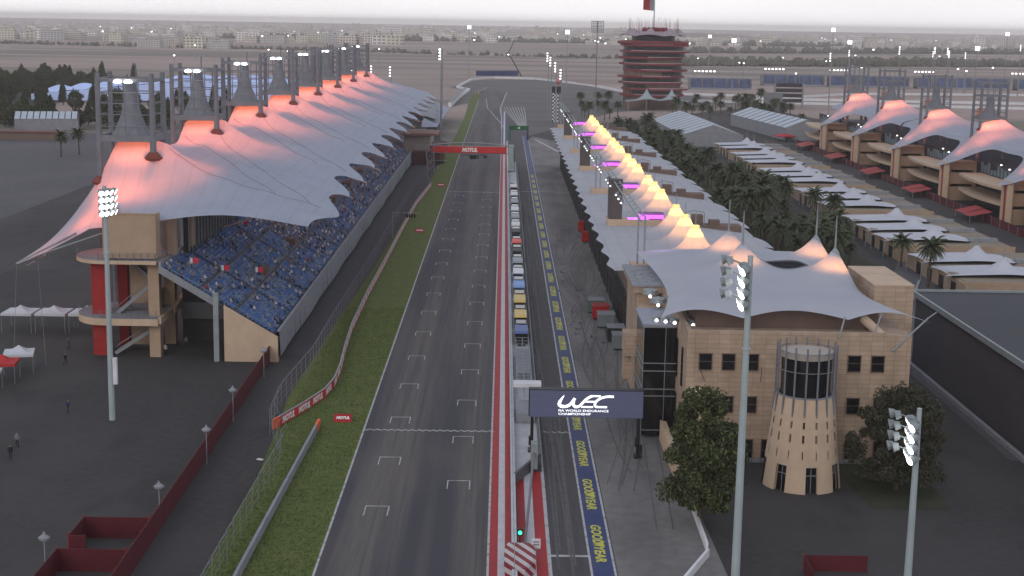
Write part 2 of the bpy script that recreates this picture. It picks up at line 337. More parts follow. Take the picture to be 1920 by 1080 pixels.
for i in range(25):                                      # yellow tyre maker's lettering in the blue pit line
    y = 122.8 + 13.75 * i - 13.75
    o = text_obj('GOOD YEAR' if i < 14 else 'GOODYEAR', 'pit_line_lettering', M['yellow'], None, frame((9.16, y, .03), (0, -1, 0), (1, 0, 0)), 9.4, .98, .18, .035, .002); tag(o, kind='structure')
    wg = MB()
    for q in range(3): wg.quad([(8.62, y - .1 - q * .3, .034 + q * .0005), (9.3, y + .2 - q * .3, .034 + q * .0005), (9.9 - q * .12, y + .52 - q * .3, .034 + q * .0005), (9.25, y - .2 - q * .3, .034 + q * .0005)])
    wg.quad([(9.1, y - .3, .036), (9.6, y - .05, .036), (9.72, y - .8, .036), (9.3, y - .95, .036)])
    S('pit_line_emblem', wg, M['yellow'])
tm = MB(); rg = random.Random(5)
ZA = [.0125]
def arc(x, y, h0, h1, L, w=.22):
    ZA[0] += .00012
    n = 14; px, py = x, y; pv = None
    for i in range(n + 1):
        a = h0 + (h1 - h0) * i / n; dx, dy = cos(a), sin(a); nx, ny = -dy * w / 2, dx * w / 2
        cur = ((px - nx, py - ny, ZA[0]), (px + nx, py + ny, ZA[0]))
        if pv: tm.quad([pv[0], cur[0], cur[1], pv[1]])
        pv = cur; px += dx * L / n; py += dy * L / n
for i in range(34):
    y = rg.uniform(105, 300); x = rg.uniform(10.8, 15); a = rg.uniform(1.35, 1.7); L = rg.uniform(22, 50)
    d = rg.choice([-1, -1, 1]) * rg.uniform(.05, .4)
    for off in (0, 1.55): arc(x + off, y, a, a + d if x + L * cos(a + d / 2) < 19 and x + L * cos(a + d / 2) > 10.6 else a, L * .8, rg.uniform(.1, .24))
for i in range(40): arc(rg.uniform(5, 7.5), rg.uniform(110, 380), pi / 2, pi / 2 + rg.uniform(-.03, .03), rg.uniform(15, 50), .2)
S('tyre_marks', tm, mat('rubber_marks', (.098, .094, .093), .8, .2, 1))
# kerb and low wall lines
for (x0, y0, x1, y1) in ((60.3, 203, 58.5, 150), (58.5, 150, 57, 110)):
    pass
k = MB(); k.bar((57.3, 90, .25), (57.3, 203, .25), .5, .5); k.bar((57.3, 203, .2), (78, 262, .2), .5, .4)
S('kerb', k, M['conc'])
# ================================================================= barriers and boards beside the track
def wallpath(pts, w, z0, z1, m=0, mb=None):
    mb = mb or MB()
    for (a, b), (c, d) in zip(pts, pts[1:]): mb.bar((a, b, (z0 + z1) / 2), (c, d, (z0 + z1) / 2), w, z1 - z0, m)
    return mb
bp = [(-25.3, 159), (-23.3, 165.5), (-21.6, 172.3), (-21.1, 178), (-21.2, 185), (-21.8, 196), (-22.4, 211), (-22.6, 240), (-22.4, 269), (-22.3, 315), (-22, 363), (-20.4, 406)]
B = empty('advertising_barrier', (-22, 160, 0), label='long curving red advertising barrier with white lettering beside the grass verge', cat='barrier'); Bi = B.matrix_world.copy()
B.location = (0, 0, 0)
P(wallpath(bp, .18, .05, 1.15), 'board', mat('red_board', (.55, .035, .04), .5, .08, .8), B)
P(wallpath([(-25.75, 157.6), (-25.3, 159)], .24, .02, 1.22), 'end_panel', M['orange'], B)
P(wallpath(bp, .22, 1.17, 1.24), 'top_rail', M['steel'], B)
def along(pts, s):
    for (a, b), (c, d) in zip(pts, pts[1:]):
        L = sqrt((c - a) ** 2 + (d - b) ** 2)
        if s <= L: return (a + (c - a) * s / L, b + (d - b) * s / L), ((c - a) / L, (d - b) / L)
        s -= L
    return None, None
s = 2.4; wb = mat('white_lettering', (.8, .78, .76), .5, .05, 1)
while s < 246:
    p, d = along(bp, s)
    if not p: break
    nx, ny = d[1], -d[0]
    text_obj('MOTUL', 'lettering', wb, B, frame((p[0] + nx * .105, p[1] + ny * .105, .62), (d[0], d[1], 0), (0, 0, 1)), 3.3, .8, .25, .05, .008)
    s += 4.35
G_ = empty('guard_wall', (0, 0, 0), label='plain grey concrete guard wall with an orange end panel at the near end of the verge', cat='barrier')
P(wallpath([(-22.1, 60), (-21.6, 113.5), (-20.75, 157)], .28, 0, .9), 'wall', M['conc'], G_); P(wallpath([(-20.74, 157.05), (-20.68, 159.2)], .30, 0, .95), 'end_panel', M['orange'], G_)
for i, (x, y, w, s_) in enumerate(((-18.2, 161.6, 2.1, 1), (-18.3, 316, 2.0, 1), (-17.6, 408, 2.2, 1), (-18.2, 540, 2.2, 1))):
    b = empty('verge_sign', (x, y, .02), label='red lettered sign board lying on the grass, %s of four from the start line' % ORD[i], cat='sign', group='red boards on the grass verge')
    P(MB().bar((0, -.55, .02), (0, .55, .72), w, .06), 'board', M['red'], b)
    t = text_obj('MOTUL', 'lettering', wb, b, frame((0, -.03, .42), (1, 0, 0), (0, .84, .54)), w * .75, .42, .15, .04, .03)
# debris fence posts and wires
F_ = empty('debris_fence', (0, 0, 0), label='tall wire debris fence on thin posts between the service road and the verge', cat='fence')
fp = [(-23.4, 96), (-23.2, 120), (-22.9, 146), (-25.9, 156), (-26.4, 166), (-25.2, 186), (-25.2, 215), (-24.6, 270), (-24.4, 363), (-23.4, 435), (-22.5, 560)]
posts = MB(); wires = MB(); L = 0
i = 0
while i < 150:
    p, d = along(fp, i * 3.0)
    if not p: break
    posts.mark().tube((p[0], p[1], 0), (p[0], p[1], 2.9), .045, n=5); posts.tube((p[0], p[1], 2.9), (p[0] + .55, p[1], 3.7), .04, n=5); i += 1
for z in (.9, 1.6, 2.3, 2.9): wires.path([(a, b, z) for a, b in fp], .014, 4)
wires.path([(a + .55, b, 3.7) for a, b in fp], .02, 4)
P(posts, 'post', M['mast'], F_, label='row of thin grey fence posts'); P(wires, 'wire', M['mast'], F_)
# outer barrier of the first corner
wl = [(-31, 816), (-24, 1003), (-34, 1040), (-27, 1190), (-9, 1235), (25, 1228), (42, 1190), (57, 1143), (71, 1099), (82, 1025), (92, 981), (130, 992), (190, 965), (252, 1037), (377, 1064), (520, 1080)]
tb = empty('tyre_barrier', (0, 0, 0), label='low white barrier wall curving round the far corner run-off', cat='barrier')
P(wallpath(wl, 1.2, 0, 1.5), 'wall', M['white'], tb); P(wallpath([(57.6, 1142), (71.6, 1098)], 1.3, .1, 1.75), 'panel', M['red'], tb)
P(wallpath([(-24, 1232), (12, 1250)], .5, 2, 6.5), 'hoarding', M['bluep'], tb)
w2 = empty('corner_wall', (0, 0, 0), label='bright white retaining wall slanting up to the far left corner', cat='wall'); P(wallpath([(-30, 800), (-26.5, 985)], 1.4, 0, 2.6), 'wall', M['white'], w2); P(wallpath([(-30, 800), (-26.5, 985)], 1.6, 2.6, 2.9), 'coping', M['conc'], w2)
# pit wall
pw = empty('pit_wall', (0, 0, 0), label='long white pit wall between the race track and the pit lane with mesh fence on top', cat='wall')
P(MB().box(1.3, 1.75, 108, 560, 0, 1.1), 'wall', mat('pit_wall_white', (.46, .47, .49), .7, .15, .6), pw)
P(MB().prism([(1.75, 139.5), (4.4, 146.5), (4.4, 195), (1.75, 195)], .02, .55).box(1.75, 4.3, 195, 480, .02, .45), 'platform', mat('platform_grey', (.42, .42, .44), .8, .12, .5), pw)
P(MB().bar((1.75, 139.4, .6), (4.45, 146.4, .6), .25, 1.2).box(4.35, 4.55, 146.5, 480, .02, 1.0), 'lane_wall', mat('lane_wall_grey', (.12, .12, .125), .8, .15, .7), pw)
fz = MB(); yv = 110
while yv < 440: fz.tube((1.5, yv, 1.1), (1.5, yv, 2.6), .03, n=4); yv += 2.2
for z in (1.5, 2.0, 2.6): fz.tube((1.5, 110, z), (1.5, 440, z), .018, n=4)
P(fz, 'mesh_fence', M['steel'], pw)
lad = MB()
for i in range(9): lad.bar((2.9, 160 + i * .8, .75 + i * .02), (3.9, 160 + i * .8, .75 + i * .02), .12, .1)
lad.bar((2.9, 159.6, .8), (2.9, 167.2, .95), .1, .12).bar((3.9, 159.6, .8), (3.9, 167.2, .95), .1, .12)
P(lad, 'ladder_rack', M['steel'], pw)
def perch(i, y, L, body, roof, label):
    o = empty('pit_perch', (3.05, y, .55), label=label, cat='pit booth', group='team booths on the pit wall')
    P(MB().box(-.85, .85, -L / 2 + .3, L / 2, 0, 1.75), 'cabin', body, o)
    P(MB().prism([(-.92, -L / 2), (.95, -L / 2), (.95, 0), (-.92, 0)], 1.75, 1.95).bar((0, -L / 2 - .2, 1.6), (0, -L / 2, 1.9), 1.85, .08), 'roof', roof, o)
    P(MB().box(-.7, .7, -L / 2 + .1, -L / 2 + .28, .5, 1.35).box(-.7, .75, L * .1, L * .4, 1.76, 1.95), 'monitor', M['glass'], o)
    P(MB().box(-.9, -.8, -L / 2, -L / 2 + .1, 0, 1.75).box(.85, .95, -L / 2, -L / 2 + .1, 0, 1.75).box(-.5, .6, -L / 2 - .9, -L / 2 - .5, 0, .5), 'counter', M['dark'], o)
pc = {k: mat('booth_' + k, c, .55, .08, .8) for k, c in dict(blue=(.10, .15, .33), yellow=(.62, .46, .16), ochre=(.30, .17, .03), sky=(.20, .34, .62), grey=(.30, .34, .36), coral=(.72, .13, .10), white=(.66, .67, .69), black=(.02, .02, .022)).items()}
PER = [(206, 9, 'black', 'blue', 'black team booth with a plain blue roof, nearest on the pit wall'), (217.5, 9, 'black', 'yellow', 'black team booth with a large yellow roof on the pit wall'), (230, 10, 'ochre', 'yellow', 'ochre team booth with a yellow roof behind the black one'),
       (243, 10, 'sky', 'sky', 'light blue team booth on the pit wall'), (256, 8, 'sky', 'white', 'light blue booth with white markings on the roof'), (268, 9, 'black', 'grey', 'black team booth with a grey roof'), (280, 9, 'black', 'black', 'black open booth behind the grey roofed one'),
       (292, 8, 'black', 'coral', 'black team booth with a bright coral roof'), (306, 9, 'grey', 'black', 'grey booth behind the coral roofed one'), (318, 9, 'grey', 'white', 'grey booth with a white roof'), (331, 9, 'white', 'grey', 'white booth with grey roof'),
       (345, 10, 'grey', 'white', 'white roofed booth with dark equipment'), (360, 10, 'black', 'grey', 'black booth near the far end of the pit wall'), (376, 10, 'white', 'white', 'plain white booth near the far end of the pit wall'), (394, 9, 'black', 'white', 'black booth with white roof before the start gantry')]
for i, (y, L, b_, r_, lb) in enumerate(PER): perch(i, y, L, pc[b_], pc[r_], lb)
st = empty('timing_stand', (3.1, 188, .55), label='open grey steel timing stand on the pit wall platform behind the screen gantry', cat='stand')
fr = MB()
for xx in (-.9, 0, .9):
    for yy in range(-16, 10, 2): fr.tube((xx, yy, 0), (xx, yy, 2.2), .04, n=4)
for xx in (-.9, 0, .9):
    for z in (1.1, 2.2): fr.tube((xx, -16, z), (xx, 8, z), .035, n=4)
for yy in range(-16, 10, 2): fr.tube((-.9, yy, 2.2), (.9, yy, 2.2), .035, n=4)
P(fr, 'frame', M['steel'], st); P(MB().box(-.9, .9, -8, 6, 1.0, 1.08), 'deck', M['conc'], st); P(MB().box(-1.4, 2.0, -19.5, -17.5, 2.1, 2.5), 'canopy', M['white'], st); P(MB().box(-1.1, 1.1, -28, -22, 0, 1.2), 'cabinet', M['conc'], st)
# attenuator, signal and board at the head of the pit wall
at = empty('crash_cushion', (2.0, 117, 0), label='octagonal red and white striped crash cushion at the head of the pit wall', cat='crash barrier')
stripe = mat('red_white_stripes', (.5, .035, .045), .6, .1, 1)
t = stripe.node_tree; b_ = t.nodes['Principled BSDF']; tc = N(t, 'ShaderNodeNewGeometry'); wv = N(t, 'ShaderNodeTexWave'); wv.bands_direction = 'DIAGONAL'; wv.inputs['Scale'].default_value = .55; wv.inputs['Distortion'].default_value = 0
mpn = N(t, 'ShaderNodeMapping'); mpn.inputs['Scale'].default_value = (1, .55, 1.2); t.links.new(tc.outputs['Position'], mpn.inputs[0]); t.links.new(mpn.outputs[0], wv.inputs[0])
cr_ = N(t, 'ShaderNodeValToRGB'); cr_.color_ramp.interpolation = 'CONSTANT'; cr_.color_ramp.elements[0].color = (.22, .02, .03, 1); cr_.color_ramp.elements[1].position = .5; cr_.color_ramp.elements[1].color = (.5, .46, .46, 1)
t.links.new(wv.outputs[1], cr_.inputs[0]); t.links.new(cr_.outputs[0], b_.inputs['Base Color'])
P(MB().prism([(-1.0, 2.6), (-1.35, 1.4), (-1.35, -1.5), (-.8, -3.4), (.4, -3.9), (1.35, -1.5), (1.35, 1.2), (1.0, 2.6)], 0, 1.15), 'cushion', stripe, at); P(MB().prism([(-.9, 2.4), (-1.2, 1.3), (-1.2, -1.4), (-.7, -3.2), (.35, -3.6), (1.2, -1.4), (1.2, 1.1), (.9, 2.4)], 1.15, 1.22), 'lid', stripe, at)
sg = empty('pit_signal', (2.05, 121.4, 0), label='small pit exit signal with a green light at the head of the pit wall', cat='signal')
P(MB().tube((0, 0, 0), (0, 0, 1.3), .05), 'post', M['black'], sg); P(MB().box(-.22, .22, -.08, .12, 1.15, 1.75), 'housing', M['black'], sg); P(MB().tube((0, -.09, 1.45), (0, -.16, 1.45), .17, n=14), 'light', M['lampg'], sg)
bd = empty('speed_board', (3.45, 119.3, 0), label='small white notice board on a post beside the striped crash cushion', cat='sign'); P(MB().tube((0, 0, 0), (0, 0, 1.0), .04), 'post', M['steel'], bd); P(MB().box(-.38, .38, -.03, .03, .75, 1.65), 'panel', M['white'], bd); P(MB().box(-.26, .26, -.045, -.031, 1.3, 1.42).box(-.26, .26, -.045, -.031, 1.05, 1.17), 'writing', M['mast'], bd)
br_ = empty('leaning_pole', (0, 0, 0), label='long grey pole leaning from the crash cushion up to the screen gantry leg', cat='pole'); P(MB().tube((2.5, 121.5, .3), (3.75, 143.5, 2.3), .13), 'shaft', M['mast'], br_); P(MB().box(3.4, 4.1, 142.8, 144.2, .5, 3.2), 'bracket', M['steel'], br_)
# LED gantry over the pit lane
ga = empty('screen_gantry', (0, 149, 0), label='dark blue screen gantry over the pit lane with large white lettering', cat='gantry')
led = mat('led_panel', (.05, .055, .09), .5, .05, 1); t = led.node_tree; b_ = t.nodes['Principled BSDF']; tc = N(t, 'ShaderNodeNewGeometry'); wv = N(t, 'ShaderNodeTexWave'); wv.bands_direction = 'Z'; wv.inputs['Scale'].default_value = 1.6
t.links.new(tc.outputs['Position'], wv.inputs[0]); r_ = N(t, 'ShaderNodeValToRGB'); r_.color_ramp.elements[0].color = (.025, .028, .055, 1); r_.color_ramp.elements[1].color = (.062, .066, .115, 1); t.links.new(wv.outputs[1], r_.inputs[0]); t.links.new(r_.outputs[0], b_.inputs['Emission Color']); b_.inputs['Emission Strength'].default_value = .75
P(MB().box(3.3, 15.5, -.1, .3, 4.45, 7.4), 'screen', led, ga); P(MB().box(3.2, 15.6, .3, .9, 4.4, 7.5).box(3.25, 15.55, -.12, .3, 7.41, 7.5), 'casing', M['black'], ga)
for x in (3.6, 15.1): P(MB().box(x - .17, x + .17, .1, .5, (.5 if x < 4 else 0), 4.4).box(x - .35, x - .05, -.3, .1, 1.3, 2.3).box(x + .05, x + .45, -.35, .15, .5, 1.5).box(x - .4, x + .4, -.4, 1.0, (.55 if x < 4 else 0), (.75 if x < 4 else .22)), 'leg', M['black'], ga)
lw = glow('lit_white_lettering', (.9, .92, .95), .9)
def stroke(pts, w, mb, y=-.14):
    """thick poly-line in the x-z plane"""
    n = len(pts); L_ = []; R_ = []
    for i, p in enumerate(pts):
        a = Vector(pts[max(0, i - 1)]); c = Vector(pts[min(n - 1, i + 1)]); d = (c - a).normalized(); ww = w[i] if isinstance(w, (list, tuple)) else w
        L_.append((p[0] - d.y * ww / 2, p[1] + d.x * ww / 2)); R_.append((p[0] + d.y * ww / 2, p[1] - d.x * ww / 2))
    for i in range(n - 1): mb.quad([(L_[i][0], y, L_[i][1]), (R_[i][0], y, R_[i][1]), (R_[i + 1][0], y, R_[i + 1][1]), (L_[i + 1][0], y, L_[i + 1][1])])
lg = MB()
def U(a, b): return (6.4 + a * 5.8, 5.5 + b * 1.45)
def bez(p0, p1, p2, p3, n=12):
    return [tuple((1 - t) ** 3 * p0[i] + 3 * (1 - t) ** 2 * t * p1[i] + 3 * (1 - t) * t * t * p2[i] + t ** 3 * p3[i] for i in (0, 1)) for t in [k / n for k in range(n + 1)]]
stroke(bez(U(.10, .95), U(.02, .5), U(-.05, .12), U(.10, .1)), [.1 + .26 * min(1, k / 5) for k in range(13)], lg)
stroke(bez(U(.10, .1), U(.2, .1), U(.24, .35), U(.30, .75)), .32, lg, -.141)
stroke(bez(U(.28, .6), U(.26, .1), U(.30, .06), U(.36, .1)), .30, lg, -.142)
stroke(bez(U(.36, .1), U(.44, .2), U(.46, .7), U(.62, .93)), .28, lg, -.143)
stroke([U(.60, .93), U(.78, .93)], .2, lg, -.144); stroke([U(.50, .5), U(.70, .5)], .2, lg, -.145); stroke([U(.42, .09), U(.64, .09)], .2, lg, -.146)
stroke(bez(U(1.02, .9), U(.7, 1.05), U(.6, .1), U(.72, .1)), .26, lg, -.147); stroke([U(.71, .1), U(.9, .1)], .22, lg, -.148)
P(lg, 'emblem', lw, ga)
text_obj('FIA WORLD ENDURANCE', 'lettering', lw, ga, frame((9.1, -.13, 5.2), (1, 0, 0), (0, 0, 1)), 5.4, .25, 0, .012, .008)
text_obj('CHAMPIONSHIP', 'lettering', lw, ga, frame((8.15, -.13, 4.83), (1, 0, 0), (0, 0, 1)), 3.5, .25, 0, .012, .008)
# red start gantry
sgn = empty('start_gantry', (0, 448, 0), label='red arched gantry across the track with white lettering', cat='gantry')
P(MB().box(-22.4, 1.15, -.6, .6, 6.15, 8.1), 'board', mat('gantry_red', (.55, .03, .03), .5, .06, 1), sgn)
text_obj('MOTUL', 'lettering', wb, sgn, frame((-10.4, -.62, 7.1), (1, 0, 0), (0, 0, 1)), 4.9, 1.35, .2, .06, .02)
tr = MB(); arcp = [(-24.4 + 28 * i / 14, 8.2 + 1.15 * sin(pi * i / 14)) for i in range(15)]
for yy in (-.7, .7): tr.path([(a, yy, z) for a, z in arcp], .13, 6)
tr.bar((-22.6, 0, 6.0), (3.6, 0, 6.0), .3, .22).bar((-23.6, 0, 8.2), (3.6, 0, 8.2), .3, .2)
for x in (-24.3, -21.6, 1.9, 3.6):
    for yy in (-.7, .7): tr.tube((x + (0.9 if x < -23 else 0), yy, 0), (x, yy, 8.2), .14, n=6)
for a, b_ in ((-24.0, -21.6), (1.9, 3.6)):
    for k in range(4): z = k * 2; tr.tube((a, -.7, z), (b_, -.7, z + 2), .09, n=5).tube((b_, -.7, z), (a, -.7, z + 2), .07, n=5)
P(tr, 'truss', M['steel'], sgn)
P(MB().box(-13.5, -5.5, -1.2, -.9, 5.4, 5.6).box(-10.4, -8.2, -1.3, -1.1, 4.3, 5.4).box(-6, -5, -1.3, -1.1, 4.7, 5.4).box(-8, -7.6, -1.3, -1.1, 4.3, 5.4), 'signal_lights', M['black'], sgn)
P(MB().box(1.7, 3.3, -2, 1, .9, 8.8), 'cabin', mat('pale_green_panel', (.30, .36, .34), .6, .1, .5), sgn)
for i, (x, y) in enumerate(((-22, 306), (-21, 427))):
    o = empty('signal_arm', (x, y, 0), label='thin post with a horizontal arm of black signal lights, %s from the camera' % ('nearer' if i == 0 else 'farther'), cat='signal', group='signal arms over the verge')
    P(MB().tube((-1.6, 0, 0), (-1.6, 0, 5.6), .09).tube((-1.6, 0, 5.6), (4.6, 0, 5.6), .06).tube((-1.6, 0, 4.6), (.2, 0, 5.6), .04), 'arm', M['steel'], o)
    lb = MB(); [lb.box(1.3 + k * .55, 1.72 + k * .55, -.1, .1, 4.6, 5.4) for k in range(4)]; P(lb, 'lights', M['black'], o)
gg = empty('pit_exit_gantry', (0, 580, 0), label='small dark green gantry with a white emblem over the pit exit', cat='gantry')
P(MB().box(2.3, 10.2, -.3, .3, 3.9, 5.7), 'board', mat('dark_green', (.012, .10, .035), .6, .1, .6), gg); P(MB().prism([(6, 0), (6.7, 0), (6.7, .01), (6, .01)], 0, .01).quad([(5.7, -.32, 4.8), (6.3, -.32, 4.3), (6.9, -.32, 4.8), (6.3, -.32, 5.3)]), 'emblem', M['white'], gg)
P(MB().box(2.3, 3.1, -.3, .3, 0, 3.9), 'leg', mat('teal_leg', (.03, .12, .13), .6, .1, .6), gg); P(MB().box(9.4, 10.2, -.3, .3, 0, 3.9), 'leg', M['bluep'], gg)
# ================================================================= figures
def skin_mesh(name, verts, edges, radii, colours, zone):
    """one continuous body grown from a jointed skeleton; faces take the material of their zone"""
    me = bpy.data.meshes.new(name); me.from_pydata(verts, edges, []); o = bpy.data.objects.new(name, me); COL.objects.link(o)
    sk = o.modifiers.new('s', 'SKIN'); su = o.modifiers.new('u', 'SUBSURF'); su.levels = 1; su.render_levels = 1
    for v, r in zip(me.skin_vertices[0].data, radii): v.radius = (r, r * .85 if r > .12 else r)
    me.skin_vertices[0].data[0].use_root = True
    bpy.context.view_layer.update(); out = bpy.data.meshes.new_from_object(o.evaluated_get(bpy.context.evaluated_depsgraph_get())); bpy.data.objects.remove(o)
    out.name = name; out.materials.clear()
    for c in colours: out.materials.append(c)
    for p in out.polygons: p.material_index = zone(p.center); p.use_smooth = True
    return out
SKIN = mat('skin', (.30, .17, .11), .7, .05, 1); HAIR = mat('hair', (.015, .011, .01), .9, .1, 1); TRO = mat('dark_trousers', (.02, .021, .028), .9, .1, 1)
SHIRT = {k: mat(k + '_cloth', c, .85, .08, 2) for k, c in dict(white=(.62, .62, .62), black=(.02, .02, .023), red=(.42, .03, .04), grey=(.16, .17, .18), navy=(.03, .045, .10), orange=(.6, .22, .03), pale=(.42, .36, .33)).items()}
def standing(col, stride=.0, arm=.1):
    v = [(0, 0, .95), (0, 0, 1.18), (0, 0, 1.38), (0, 0, 1.50), (0, -.01, 1.62), (0, -.01, 1.73),
         (.10, 0, .88), (.11, -stride, .48), (.11, -stride * .9 + .02, .07), (.11, -stride - .12, .04), (-.10, 0, .88), (-.11, stride, .48), (-.11, stride * 1.5, .08), (-.11, stride * 1.5 - .12, .04),
         (.19, 0, 1.38), (.24, .03, 1.12), (.23, -arm, .88), (.22, -arm - .03, .78), (-.19, 0, 1.38), (-.24, -.02, 1.12), (-.22, arm * .6, .88), (-.21, arm * .5, .78)]
    e = [(0, 1), (1, 2), (2, 3), (3, 4), (4, 5), (0, 6), (6, 7), (7, 8), (8, 9), (0, 10), (10, 11), (11, 12), (12, 13), (2, 14), (14, 15), (15, 16), (16, 17), (2, 18), (18, 19), (19, 20), (20, 21)]
    r = [.15, .14, .17, .065, .11, .09, .095, .07, .045, .04, .095, .07, .045, .04, .07, .05, .037, .04, .07, .05, .037, .04]
    return skin_mesh('person', v, e, r, [SHIRT[col], TRO, SKIN, HAIR], lambda c: 3 if c.z > 1.68 or (c.z > 1.56 and c.y > .03) else 2 if c.z > 1.46 or (c.z < .86 and abs(c.x) > .17) else 1 if c.z < .92 else 0)
def seated(col, lean=0):
    v = [(0, .05, .45), (0, .06 + lean * .3, .68), (0, .04 + lean * .6, .90), (0, .03 + lean * .7, 1.0), (0, lean, 1.12), (0, lean, 1.22),
         (.1, -.1, .48), (.11, -.40, .48), (.11, -.42, .10), (-.1, -.1, .48), (-.11, -.40, .48), (-.11, -.42, .10), (.19, .02, .88), (.22, -.05, .66), (.12, -.28, .58), (-.19, .02, .88), (-.22, -.05, .66), (-.12, -.28, .58)]
    e = [(0, 1), (1, 2), (2, 3), (3, 4), (4, 5), (0, 6), (6, 7), (7, 8), (0, 9), (9, 10), (10, 11), (2, 12), (12, 13), (13, 14), (2, 15), (15, 16), (16, 17)]
    r = [.16, .14, .17, .065, .11, .09, .09, .07, .05, .09, .07, .05, .065, .05, .04, .065, .05, .04]
    return skin_mesh('person', v, e, r, [SHIRT[col], TRO, SKIN, HAIR], lambda c: 3 if c.z > 1.18 or (c.z > 1.06 and c.y > .04 + lean) else 2 if c.z > .98 else 1 if c.y < -.12 and c.z < .56 or c.z < .4 else 0)
# ================================================================= canopy of the stands
FAB = fabric('canopy_fabric', (.54, .585, .69), .45, .05, 1)
def stand_z(x, y, c, n0=None):
    """height of the tent roof for the left stand; x is negative, c the ridge line of the bay, n0 the near end"""
    t = max(0, min(1, (-24 - x) / 26)); base = 18.0 + 7.3 * t ** .9
    base += .9 * (1 - abs(cos(pi * (y - c) / 23))) * 0 + 1.1 * sin(pi * ((y - c) / 23 % 1)) * max(0, 1 - t * 2.2)
    yr = c + 2.6; dx = max(0, -56.2 - x, x + 48.9); dy = abs(y - yr); d = sqrt(dx * dx + (dy * .8) ** 2)
    zc = 5.6 * exp(-d / 6.2) + 1.4 * exp(-d / 16)
    if y < yr: zc = 3.3 * exp(-sqrt(dx * dx + dy * dy) / 3.0)
    else: zc = 3.3 * exp(-sqrt(dx * dx + (dy * .8) ** 2) / 3.6)
    base -= (.35 if x < -40 else .35 * max(0, (-x - 30) / 10)) * sin(pi * min(1, dy / 23)) ** 2
    if y < c: base -= 0
    z = base + zc
    if x < -56: z -= (-56 - x) * ((1.75 if n0 is None else 1.5) - .04 * (-56 - x))
    z += .10 * sin(x * 1.1 + y * .13)
    if n0 is not None and y < c:
        e = 17.4 + 2.4 * exp(-((x + 38) / 12.5) ** 2) - max(0, -56 - x) * .50
        k = max(0, min(1, (c - y) / (c - n0))); z = z * (1 - k ** .8) + min(z, e) * k ** .8
    return z
def bay_canopy(c, y0, y1, near, mirror=None, nx=44, ny=40):
    """grid of one bay; left edge drawn out to a tip at the ridge line"""
    def fn(u, v):
        y = y0 + (y1 - y0) * v
        if near: w = exp(-((y - 197.5) / (8.5 if y > 197.5 else 6.0)) ** 2); tip = 10.6 * w
        else: w = exp(-((y - c) / 8.5) ** 2); tip = 10.5 * w
        xl = -57.2 - tip; xr = (-26.4 if near else -28.3) + (2.7 if near else 3.7) * abs(cos(pi * (y - c) / 23)) ** 2.2
        x = xl + (xr - xl) * u ** 1.0; z = stand_z(x, y, c, 193 if near else None)
        return (x, y, z) if not mirror else mirror(x, y, z)
    return MB().grid(fn, nx, ny)
def mast_tower(parent, c, fx=lambda x: x, fy=lambda y: y, s=-1, nm='mast_tower'):
    m = MB(); X0, X1, Y0, Y1 = -58.0, -50.3, 0, 6.6
    pts = [(fx(x), fy(c + y)) for x in (X0, X1) for y in (Y0, Y1)]
    for i, (x, y) in enumerate(pts): m.tube((x, y, 0 if i < 2 else 20), (x, y, 38.2), .55, .36, n=10)
    for z, w in ((28.9, .9), (37.2, .5)):
        for a, b in ((0, 2), (1, 3), (0, 1), (2, 3)): m.bar((*pts[a], z), (*pts[b], z), .5, w)
    for z in (30.6, 32.3, 33.9, 35.4):
        for a, b in ((0, 2), (1, 3), (0, 1), (2, 3)): m.tube((*pts[a], z), (*pts[b], z), .08, n=5)
    for k in range(1, 4):
        x = fx(X0 + (X1 - X0) * k / 4)
        for yy in (Y0, Y1): m.tube((x, fy(c + yy), 28.9), (x, fy(c + yy), 37.2 + (2.2 if k == 2 and yy else 0)), .11, n=5)
    T = P(m, nm, M['mast'], parent)
    f = MB().lathe([(3.3, 28.6), (2.3, 30.2), (1.55, 32), (1.1, 34), (.9, 36.6), (.7, 37)], (fx(-54.15), fy(c + 3.3), 0), n=12)
    P(f, 'chimney_hood', mat('hood_fabric', (.22, .23, .26), .8, .1, .5) if 'HOOD' not in globals() else HOOD, T)
    for dx in (-.75, .75): P(MB().lathe([(.1, .45), (.5, .3), (.62, 0), (.1, -.12)], (fx(-54.15) + dx, fy(c) - .9, 36.9), n=10), 'lamp', M['lampw'], T)
    r = MB()
    for q in ((X1, Y0), (X0, Y0)): r.lathe([(1.0, -.7), (1.35, -.35), (.6, .5)], (fx(q[0]), fy(c + q[1]), stand_z(q[0], c, c) - .15), n=12, cap=False)
    P(r, 'collar', mat('collar_red', (.20, .055, .04), .8, .1, .5) if 'COLL' not in globals() else COLL, T)
    return T
HOOD = mat('hood_fabric', (.20, .21, .235), .8, .1, .5); COLL = mat('collar_red', (.20, .055, .04), .8, .1, .5)
GS = empty('grandstand', (0, 0, 0), label='long left grandstand full of blue seats under an orange lit white tent roof', cat='grandstand')
CY = [206 + 46 * k for k in range(8)]
